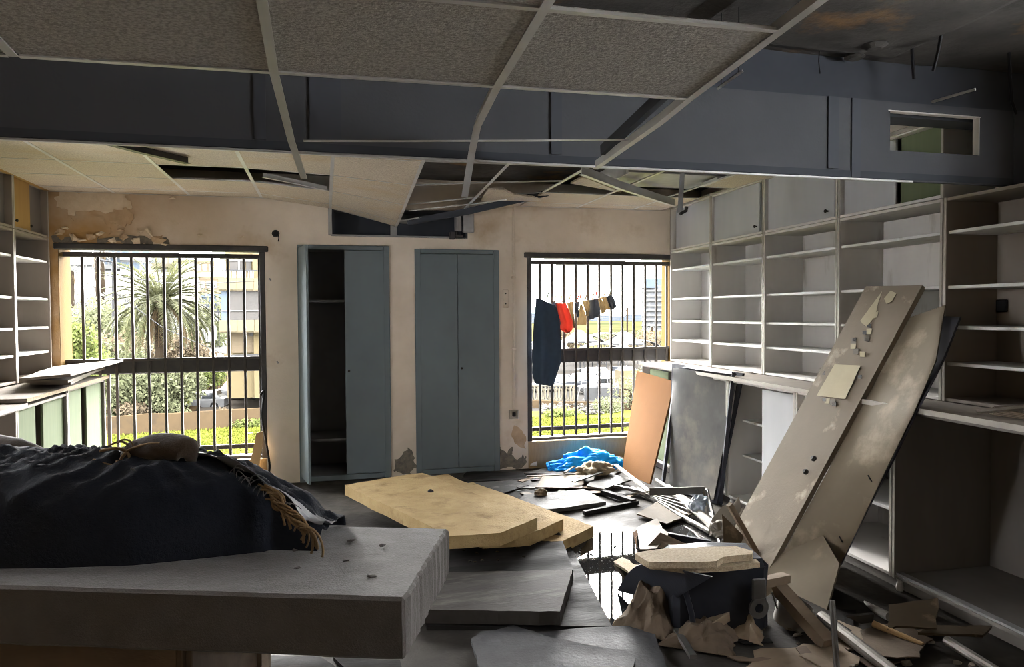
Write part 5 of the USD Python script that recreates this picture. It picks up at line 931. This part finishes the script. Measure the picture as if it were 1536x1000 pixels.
block('apartment_block', 96, 140, 376, 210, 'house_white', 'white apartment block on hill, far left in left window', 4, 4, hb_, fy=3.6); block('apartment_block', 142, 186, 366, 235, 'house_white', 'white apartment block on hill, second from left', 5, 4, hb_, fy=3.5, win='far_blue'); block('apartment_block', 182, 228, 372, 220, 'house_white', 'white apartment block with blue balconies, behind palm top', 5, 3, hb_, fy=3.4, win='far_blue'); block('apartment_block', 226, 262, 384, 240, 'house_cream', 'cream apartment block behind the palm crown', 4, 4, hb_, fy=3.4)
block('apartment_block', 262, 296, 392, 230, 'house_cream', 'cream stepped block right of palm top', 5, 4, hb_, fy=3.4); block('apartment_block', 294, 322, 394, 205, 'house_tan', 'tan block with balconies left of yellow building', 6, 3, hb_, fy=3.2); block('apartment_block', 300, 336, 418, 170, 'house_tan', 'lower tan house left of yellow building', 4, 4, hb_, fy=3.2, slabs=False); block('apartment_block', 304, 332, 446, 120, 'far_blue', 'blue-grey shed left of the yellow building', 2, 3, GZ, slabs=False)
sg = thing('advert_sign', 'white square sign board with dark frame and blue letters', 'sign'); p, q = D(318, 468, 112), D(328, 481, 112)
part(sg, 'board', bx(min(p[0], q[0]), max(p[0], q[0]), p[1], p[1]+.1, q[2], p[2]), 'white_paint'); c0 = (p+q)/2
for a in (bx(p[0]-.08, q[0]+.08, p[1]-.06, p[1]+.04, p[2]-.05, p[2]+.12), bx(p[0]-.08, q[0]+.08, p[1]-.06, p[1]+.04, q[2]-.12, q[2]+.05), bx(q[0]-.05, q[0]+.12, p[1]-.06, p[1]+.04, q[2], p[2]), bx(p[0]-.12, p[0]+.05, p[1]-.06, p[1]+.04, q[2], p[2])): part(sg, 'frame', a, 'iron')
part(sg, 'mark', tube([c0+A([-.25*math.cos(t), -.1, .28*math.sin(t)]) for t in np.linspace(-1.57, 4.2, 14)], .07, 5), 'far_blue')
for x in (317, 329): part(sg, 'post', tube([HZ(x, 112), D(x, 480, 112)], .06, 6), 'iron')
# yellow building at the right of the left window
YD = 55
yb_ = thing('yellow_building', 'yellow three-storey building with balconies, left window right edge', 'building')
p, q = D(333, 460, YD), D(440, 460, YD); p[2] = q[2] = 0; u = (q-p)/np.linalg.norm(q-p); nn = A([-u[1], u[0], 0]); nn = nn if nn[1] > 0 else -nn
M_ = np.eye(4); M_[:3, 0], M_[:3, 1], M_[:3, 2], M_[:3, 3] = u, nn, A([0, 0, 1]), p
def yl(x0, x1, d0, d1, y0, y1):
    z0, z1 = D(360, y1, YD)[2], D(360, y0, YD)[2]; s = YD/FOC*1.02; m = bx((x0-333)*s, (x1-333)*s, d0, d1, z0, z1); m.apply_transform(M_); return m
part(yb_, 'walls', yl(337, 440, 1.6, 12, 360, 600), 'house_wall'); part(yb_, 'wing', yl(373, 440, 1.0, 1.7, 360, 600), 'house_wall')
for y0, y1 in ((417, 436), (480, 499)):
    for a, b2 in ((329, 352), (352.4, 374), (374.4, 395), (395.4, 440)): part(yb_, 'balcony_parapet', yl(a, b2, -.1, .05, y0, y1), 'house_band')
    part(yb_, 'balcony_slab', yl(329, 440, -.1, 1.6, y1-2, y1), 'house_band')
for a, b2 in ((343, 354), (356, 363), (364.5, 371)): part(yb_, 'window', yl(a, b2, 1.5, 1.62, 390, 405), 'house_blind')
part(yb_, 'window_head', yl(340, 373, 1.45, 1.6, 387, 390), 'white_paint'); part(yb_, 'window_post', yl(353.6, 356, 1.45, 1.6, 390, 416), 'white_paint')
for k in range(18): part(yb_, 'baluster', yl(338+2.1*k, 339+2.1*k, .0, .06, 406, 417), 'white_paint')
part(yb_, 'handrail', yl(332, 440, -.02, .08, 404.5, 406), 'iron')
for a, b2 in ((332, 341), (342, 361), (362.5, 383), (384.5, 400)): part(yb_, 'glazing', yl(a, b2, .2, .3, 437, 480), 'house_blind' if a > 341 else 'far_blue', 'closed grey balcony glazing')
part(yb_, 'glazing_bar', yl(332, 440, .12, .24, 465, 467), 'white_paint')
for a in (361, 383): part(yb_, 'glazing_bar', yl(a, a+1.6, .12, .24, 437, 480), 'far_blue')
part(yb_, 'shop_front', yl(344, 376, 1.3, 1.62, 499, 530), 'house_tan', 'tan shuttered front'); part(yb_, 'lamp_box', yl(368, 372, .8, 1.2, 499, 504), 'iron'); part(yb_, 'lamp_box', yl(389, 393, .8, 1.2, 499, 505), 'iron'); part(yb_, 'ground_rail', yl(343, 440, -.3, -.2, 531, 533), 'iron')
for k in range(14): part(yb_, 'rail_post', yl(344+4*k, 344.8+4*k, -.3, -.22, 533, 540), 'white_paint')
wf = thing('white_fence', 'tall white slatted fence left of the yellow building', 'fence')
for k in range(13): x = 291+2.7*k; p, q = D(x, 517-.6*k, 92), D(x, 496-.7*k, 92); part(wf, 'slat', tube([p, q], .09, 4), 'white_paint')
# cars
def car_mesh(L, W, H, hood=.62, van=False):
    """Half a ton of steel as one shell: the side outline is carried across with tumblehome."""
    side = [(0, .28), (0, .62), (.05*L, .70), (.24*L, .80*hood/.62), (.36*L, H*.97), (.45*L, H), (.78*L, H*.98), (.93*L, .66*H), (L, .60*H), (L, .30), (.88*L, .22), (.12*L, .22)]
    y = [-W/2, -W/2*.97, W/2*.97, W/2]; V, F = [], []
    for j, yy in enumerate((-1, -.94, .94, 1)):
        for (x, z) in side:
            k = 1-.26*max(0, (z-.75)/(H-.75)) if z > .75 else 1; e = .0 if abs(yy) == 1 else .02; V.append([x, yy*W/2*k, z+e])
    n = len(side)
    for j in range(3):
        for i in range(n): a, b = j*n+i, j*n+(i+1) % n; F += [[a, b, b+n], [a, b+n, a+n]]
    tri = trimesh.creation.triangulate_polygon(Polygon(side), engine='earcut')[1] % n
    F += [[f[0], f[1], f[2]] for f in tri]+[[3*n+f[0], 3*n+f[2], 3*n+f[1]] for f in tri]
    m = trimesh.Trimesh(A(V, float), A(F), process=False); m.fix_normals(); return m
def car(loc, rz, m, lab, L=4.4, W=1.78, H=1.5, group='parked cars'):
    t = thing('car', lab, 'car', group, loc=loc, rz=rz); part(t, 'body', car_mesh(L, W, H), m); w2 = W/2
    def gl(pts, nm, lb=None): part(t, nm, plate(pts, .03, None), 'car_glass', lb)
    for s in (-1, 1):
        k = lambda z: s*(w2*(1-.26*max(0, (z-.75)/(H-.75)))+.012)
        for a, b, c, d in ((.30*L, .38*L, .555*L, .555*L), (.575*L, .575*L, .765*L, .85*L)):
            z0, z1 = .60*H+.05, H*.93; P = [A([a, k(z0), z0]), A([b, k(z1), z1]), A([c, k(z1), z1]), A([d, k(z0), z0])]; part(t, 'side_window', plate(P, .02, (0, s, .3)), 'car_glass')
        for x in (.19*L, .81*L):
            wh = part(t, 'wheel', lathe([(0, -.1), (.26, -.1), (.32, -.07), (.32, .07), (.26, .1), (0, .1)], 18, (x, s*(w2-.08), .32), (0, s, 0)), 'tyre'); part(wh, 'hub', lathe([(0, 0), (.17, 0), (.15, .02), (0, .03)], 12, (x, s*(w2+.02), .32), (0, s, 0)), 'white_paint')
        part(t, 'headlamp', lump((.03, s*w2*.72, .62), (.06, .16, .08), 1, .05, squash=False, sub=1), 'white_paint')
    part(t, 'windscreen', plate([A([.25*L+.02, -w2*.82, .84*1.0+.02]), A([.25*L+.02, w2*.82, .86]), A([.36*L, w2*.70, H*.95]), A([.36*L, -w2*.70, H*.95])], .02, (-1, 0, .7)), 'car_glass'); part(t, 'rear_window', plate([A([.80*L, -w2*.66, H*.96]), A([.80*L, w2*.66, H*.96]), A([.925*L, w2*.80, .70*H]), A([.925*L, -w2*.80, .70*H])], .02, (1, 0, .5)), 'car_glass')
    return t
w0 = car(HZ(312, 66)+A([0, 0, .52]), -12, 'car_white', 'white estate car parked behind garden wall, left window', 5.0, 1.85, 1.62)
w1 = car(HZ(262, 62)+A([0, 0, .22]), -8, 'car_white', 'small white car half hidden behind the garden wall', 3.9, 1.7, 1.45); car(HZ(388, 70)+A([0, 0, .52]), 60, 'car_white', 'white van edge at right side of left window', 4.8, 1.9, 1.9)
gt = thing('iron_gate', 'black wrought iron gate behind white estate car', 'gate'); g0, g1 = D(345, 566, 84), D(392, 566, 84); g0[2] = g1[2] = 0
for k in range(15): c = g0+(g1-g0)*k/14; zz0, zz1 = D(360, 592, 84)[2], D(360, 571-5*math.sin(math.pi*((k % 7)/6)), 84)[2]; part(gt, 'picket', tube([c+A([0, 0, zz0]), c+A([0, 0, zz1])], .045, 5), 'iron')
for y in (574, 590): z = D(360, y, 84)[2]; part(gt, 'rail', tube([g0+A([0, 0, z]), g1+A([0, 0, z])], .05, 5), 'iron')
fc = thing('iron_fence', 'thin iron railing on the ramp behind the cars', 'railing'); f0, f1 = HZ(284, 74), HZ(342, 74)
part(fc, 'pickets', cat(*[tube([f0+(f1-f0)*k/26+A([0, 0, .5]), f0+(f1-f0)*k/26+A([0, 0, 2.0])], .022, 4) for k in range(27)]), 'iron', kind='stuff'); part(fc, 'rail', tube([f0+A([0, 0, 1.85]), f1+A([0, 0, 1.85])], .03, 4), 'iron')
# litter on the lawn
for k, (x, y, m, s, lab) in enumerate([(205, 640, 'white_paint', .22, 'white litter on lawn left of the third bar'), (235, 641, 'white_paint', .16, 'small white litter on lawn near the wall'), (258, 637, 'white_paint', .2, 'white litter on lawn by the blue scrap'), (257, 641, 'blue_litter', .17, 'blue scrap on lawn'), (311, 633, 'house_grey', .34, 'grey rubbish bag on lawn by the wall'), (330, 670, 'stone_white', .26, 'pale stone on lawn near the window'), (193, 648, 'stone_white', .22, 'pale litter on lawn at far left'), (375, 651, 'stone_white', .25, 'pale rubble on lawn at right of left window'), (287, 638, 'white_paint', .15, 'white paper scrap on lawn')]):
    q = PZ(x, y, GZ+.28); one('lawn_litter', rocklike(q+A([0, 0, s*.2]), A([s, s*.7, s*.45]), 800+k), m, lab, 'litter')
for k, (x, y, w, h, m, lab) in enumerate([(330, 628, 2.2, 1.0, 'leaf_brown', 'dry grass clump at garden wall right of middle'), (375, 634, 1.8, .6, 'leaf_bright', 'green weed clump at right end of garden wall'), (220, 636, 2.0, .5, 'leaf_bright', 'green weeds at foot of garden wall, left'), (185, 640, 1.6, .5, 'leaf_brown', 'brown weeds on the lawn at left'), (946, 606, 2.4, 2.8, 'leaf_olive', 'green shrub beside orange board in right window'), (905, 612, 2.2, 1.0, 'leaf_olive', 'low green weeds before the grey bins'), (835, 618, 2.0, .5, 'leaf_bright', 'weeds at left of the rubble heap')]):
    q = PZ(x, y+6, GZ+.28); shrub('weed_clump', q, w, h, 900, .22, 500+k, m, lab, 'weeds', 4)
rb_ = np.random.default_rng(91); 
one('rubble_heap', cat(*[rocklike(PZ(rb_.uniform(812, 905), rb_.uniform(609, 622), GZ+.3)+A([0, 0, rb_.uniform(0, .25)]), A([1, .8, .6])*rb_.uniform(.1, .28), 900+k) for k in range(260)]), 'stone_white', 'long heap of pale rubble stones behind lawn', 'rubble', kind='stuff')
# right window: balustrade, bins, cars, tents, plain and far tower
bl2 = thing('balustrade', 'cream precast balustrade with oval openings, right window', 'balustrade'); b0, b1 = HZ(780, 60), HZ(866, 60); zt, zb = D(830, 577, 60)[2], D(830, 604, 60)[2]
part(bl2, 'top_rail', bx(b0[0], b1[0], 0, .22, zt-.12, zt+.05), 'house_cream'); part(bl2, 'bottom_rail', bx(b0[0], b1[0], 0, .22, zb-.1, zb+.1), 'house_cream')
nb_ = 16
for k in range(nb_):
    xc = b0[0]+(b1[0]-b0[0])*(k+.5)/nb_; hw = (b1[0]-b0[0])/nb_*.42; zm = (zt+zb)/2; hh = (zt-zb)*.25
    part(bl2, 'oval', tube([A([xc+hw*math.cos(t), .1, zm+hh*1.35*math.sin(t)]) for t in np.linspace(0, 6.283, 17)], .05, 4), 'house_cream'); part(bl2, 'baluster', bx(xc-hw-.03, xc-hw+.05, .03, .17, zb, zt), 'house_cream')
for pth in [str(c.GetPath()) for c in stage.GetPrimAtPath(bl2).GetChildren()]:
    me = UsdGeom.Mesh(stage.GetPrimAtPath(pth)); v = np.array(me.GetPointsAttr().Get()); v[:, 1] += b0[1]+(v[:, 0]-b0[0])/(b1[0]-b0[0])*(b1[1]-b0[1]); me.GetPointsAttr().Set(v)
for k, (x, lab) in enumerate([(886, 'grey wheeled waste bin, left of the two'), (912, 'grey waste container with domed lid, right one')]):
    t = thing('waste_bin', lab, 'bin', loc=HZ(x, 60)+A([0, 0, .28]), rz=-12); w = .55 if k == 0 else .85
    part(t, 'body', trimesh.convex.convex_hull(A([[sx*w*a, sy*.4*a, z] for sx in (-1, 1) for sy in (-1, 1) for a, z in ((.88, .12), (1.0, 1.15))])), 'canopy_grey'); part(t, 'lid', trimesh.convex.convex_hull(A([[sx*w*1.04, sy*.42, 1.16] for sx in (-1, 1) for sy in (-1, 1)]+[[sx*w, .2, 1.34+.15*k] for sx in (-1, 1)]+[[sx*w, -.3, 1.3] for sx in (-1, 1)])), 'canopy_grey')
    for sx in (-1, 1): part(t, 'wheel', lathe([(0, -.03), (.1, -.03), (.1, .03), (0, .03)], 10, (sx*w*.8, -.3, .1), (1, 0, 0)), 'tyre')
for k, (x, dist, rz, m, lab) in enumerate([(800, 70, 10, 'car_dark', 'dark car behind left part of the balustrade'), (842, 72, 10, 'car_dark', 'dark blue car behind balustrade, below the trousers'), (870, 68, 5, 'car_white', 'silver car behind the bins, nearest one'), (896, 74, 12, 'car_grey', 'grey car behind the bins, right one'), (862, 80, 8, 'car_grey', 'grey car in second parking row, left'), (905, 82, 10, 'car_dark', 'dark car in second parking row, right'), (925, 70, 8, 'car_white', 'white car partly behind orange board')]): car(HZ(x, dist), rz, m, lab)
def tent(x, dist, w, h, d, m, lab, peak=False):
    c = HZ(x, dist); t = thing('car_canopy', lab, 'canopy', 'car park canopies', loc=c, rz=-14)
    for sx in (-1, 1):
        for sy in (0, d): part(t, 'post', tube([(sx*w/2, sy, 0), (sx*w/2, sy, h)], .05, 6), 'iron')
    if peak: V = A([[-w/2, 0, h], [w/2, 0, h], [w/2, d, h], [-w/2, d, h], [-.3, d/2, h+w*.33], [.3, d/2, h+w*.33], [-w/2, 0, h-.25], [w/2, 0, h-.25], [w/2, d, h-.25], [-w/2, d, h-.25]]); part(t, 'roof', trimesh.convex.convex_hull(V), m)
    else: part(t, 'roof', sheet(lambda u, v: np.stack([-w/2*np.cos(math.pi*u), d*v, h+w*.26*np.sin(math.pi*u)], -1), 14, 3, .06), m, smooth=40)
for x, dist, w, h, d, m, lab, pk_ in [(822, 84, 8.5, 2.3, 5, 'canopy_white', 'white peaked canopy behind the trousers', True), (852, 92, 5, 2.6, 5, 'canopy_grey', 'grey barrel canopy right of white peaked one', False), (905, 86, 5.6, 2.4, 5, 'canopy_grey', 'large grey barrel canopy in front, middle', False), (936, 84, 6, 2.0, 5, 'canopy_grey', 'grey barrel canopy beside the orange board', False), (880, 102, 5.5, 3.0, 5, 'canopy_white', 'white barrel canopy in back row, middle', False), (912, 106, 5.5, 3.1, 5, 'canopy_white', 'white barrel canopy in back row, right', False), (940, 104, 5, 3.2, 5, 'canopy_grey', 'grey canopy in back row at right', True), (872, 112, 5, 3.2, 5, 'canopy_grey', 'grey peaked canopy farthest back', True), (965, 96, 5, 2.6, 5, 'canopy_white', 'white canopy behind the worktop end', False)]: tent(x, dist, w, h, d, m, lab, pk_)
one('booth', bx(HZ(944, 66)[0]-.8, HZ(944, 66)[0]+.8, HZ(944, 66)[1], HZ(944, 66)[1]+1.5, GZ, GZ+2.4, .05), 'house_wall', 'yellow gate pillar right of the bins', 'pillar')
sp = thing('street_lamp', 'white curved street lamp in the car park', 'lamp post'); part(sp, 'pole', tube(dense([HZ(876, 64), D(875, 560, 64), D(873, 553, 64), D(868, 552, 64)], 6), .05, 6), 'white_paint'); part(sp, 'lamp', lump(D(867, 553, 64), (.2, .1, .06), 1, .05, squash=False), 'white_paint')
tw = block('tower_block', 963, 996, 430, 300, 'house_white', 'white high-rise tower standing alone on the plain', 9, 3, GZ, 14, 'house_grey', True); tw2 = block('tower_block_wing', 966, 1012, 434, 312, 'house_white', 'rear wing of the white tower', 9, 4, GZ, 12, 'house_grey', False)
part(tw, 'plant_room', bx(*sorted([D(964, 430, 299)[0], D(996, 430, 299)[0]]), D(980, 430, 299)[1], D(980, 430, 299)[1]+8, D(980, 430, 299)[2]-.5, D(980, 430, 299)[2]+3), 'far_blue', 'blue-grey plant room on the roof')
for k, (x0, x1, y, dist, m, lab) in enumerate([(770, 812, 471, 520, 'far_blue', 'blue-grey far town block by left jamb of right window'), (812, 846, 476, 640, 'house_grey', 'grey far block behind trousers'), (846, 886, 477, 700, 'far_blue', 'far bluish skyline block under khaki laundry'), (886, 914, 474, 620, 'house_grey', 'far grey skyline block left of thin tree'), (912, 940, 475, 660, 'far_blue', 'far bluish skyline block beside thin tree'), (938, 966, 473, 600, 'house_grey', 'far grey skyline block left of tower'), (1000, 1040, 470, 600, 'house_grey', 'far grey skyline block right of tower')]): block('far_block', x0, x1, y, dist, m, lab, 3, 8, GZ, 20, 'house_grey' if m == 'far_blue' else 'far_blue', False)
block('near_tenement', 786, 795.5, 380, 64, 'house_cream', 'narrow cream tenement edge at left jamb of right window', 5, 1, GZ, 10)
for k, (x, dist, th, R, lab) in enumerate([(941, 250, 9, 2.8, 'thin lone palm on the plain, left of the tower'), (978, 170, 4.2, 2.4, 'short palm below the tower')]): palm('lone_palm', HZ(x, dist), th, R, 18, 80+k, lab, 'leaf_grey', 4, 1.2, 10, .25)
for k, (x, dist, w, h, m, lab) in enumerate([(850, 150, 5, 4.2, 'leaf_brown', 'dry brown thicket on plain below red cloth'), (948, 140, 8, 4.0, 'leaf_brown', 'dry brown thicket on the plain left of tower'), (925, 210, 10, 2.0, 'leaf_olive', 'low green scrub on the plain, far'), (880, 180, 8, 2.0, 'leaf_olive', 'low green scrub on the plain under laundry'), (990, 160, 6, 2.6, 'leaf_olive', 'green scrub on the plain under the tower')]): shrub('scrub', HZ(x, dist), w, h, 1600, .5, 700+k, m, lab, 'scrub', 6)
# overhead wires
for k, pts in enumerate([[(150, 412), (250, 424), (330, 424), (398, 421)], [(175, 440), (215, 470), (245, 492), (330, 528), (398, 545)]]): one('overhead_wire', tube([D(x, y, 30) for x, y in pts], .014, 4), 'iron', ['thin overhead wire across left window, upper', 'thin overhead wire across left window, slanting one'][k], 'wire')
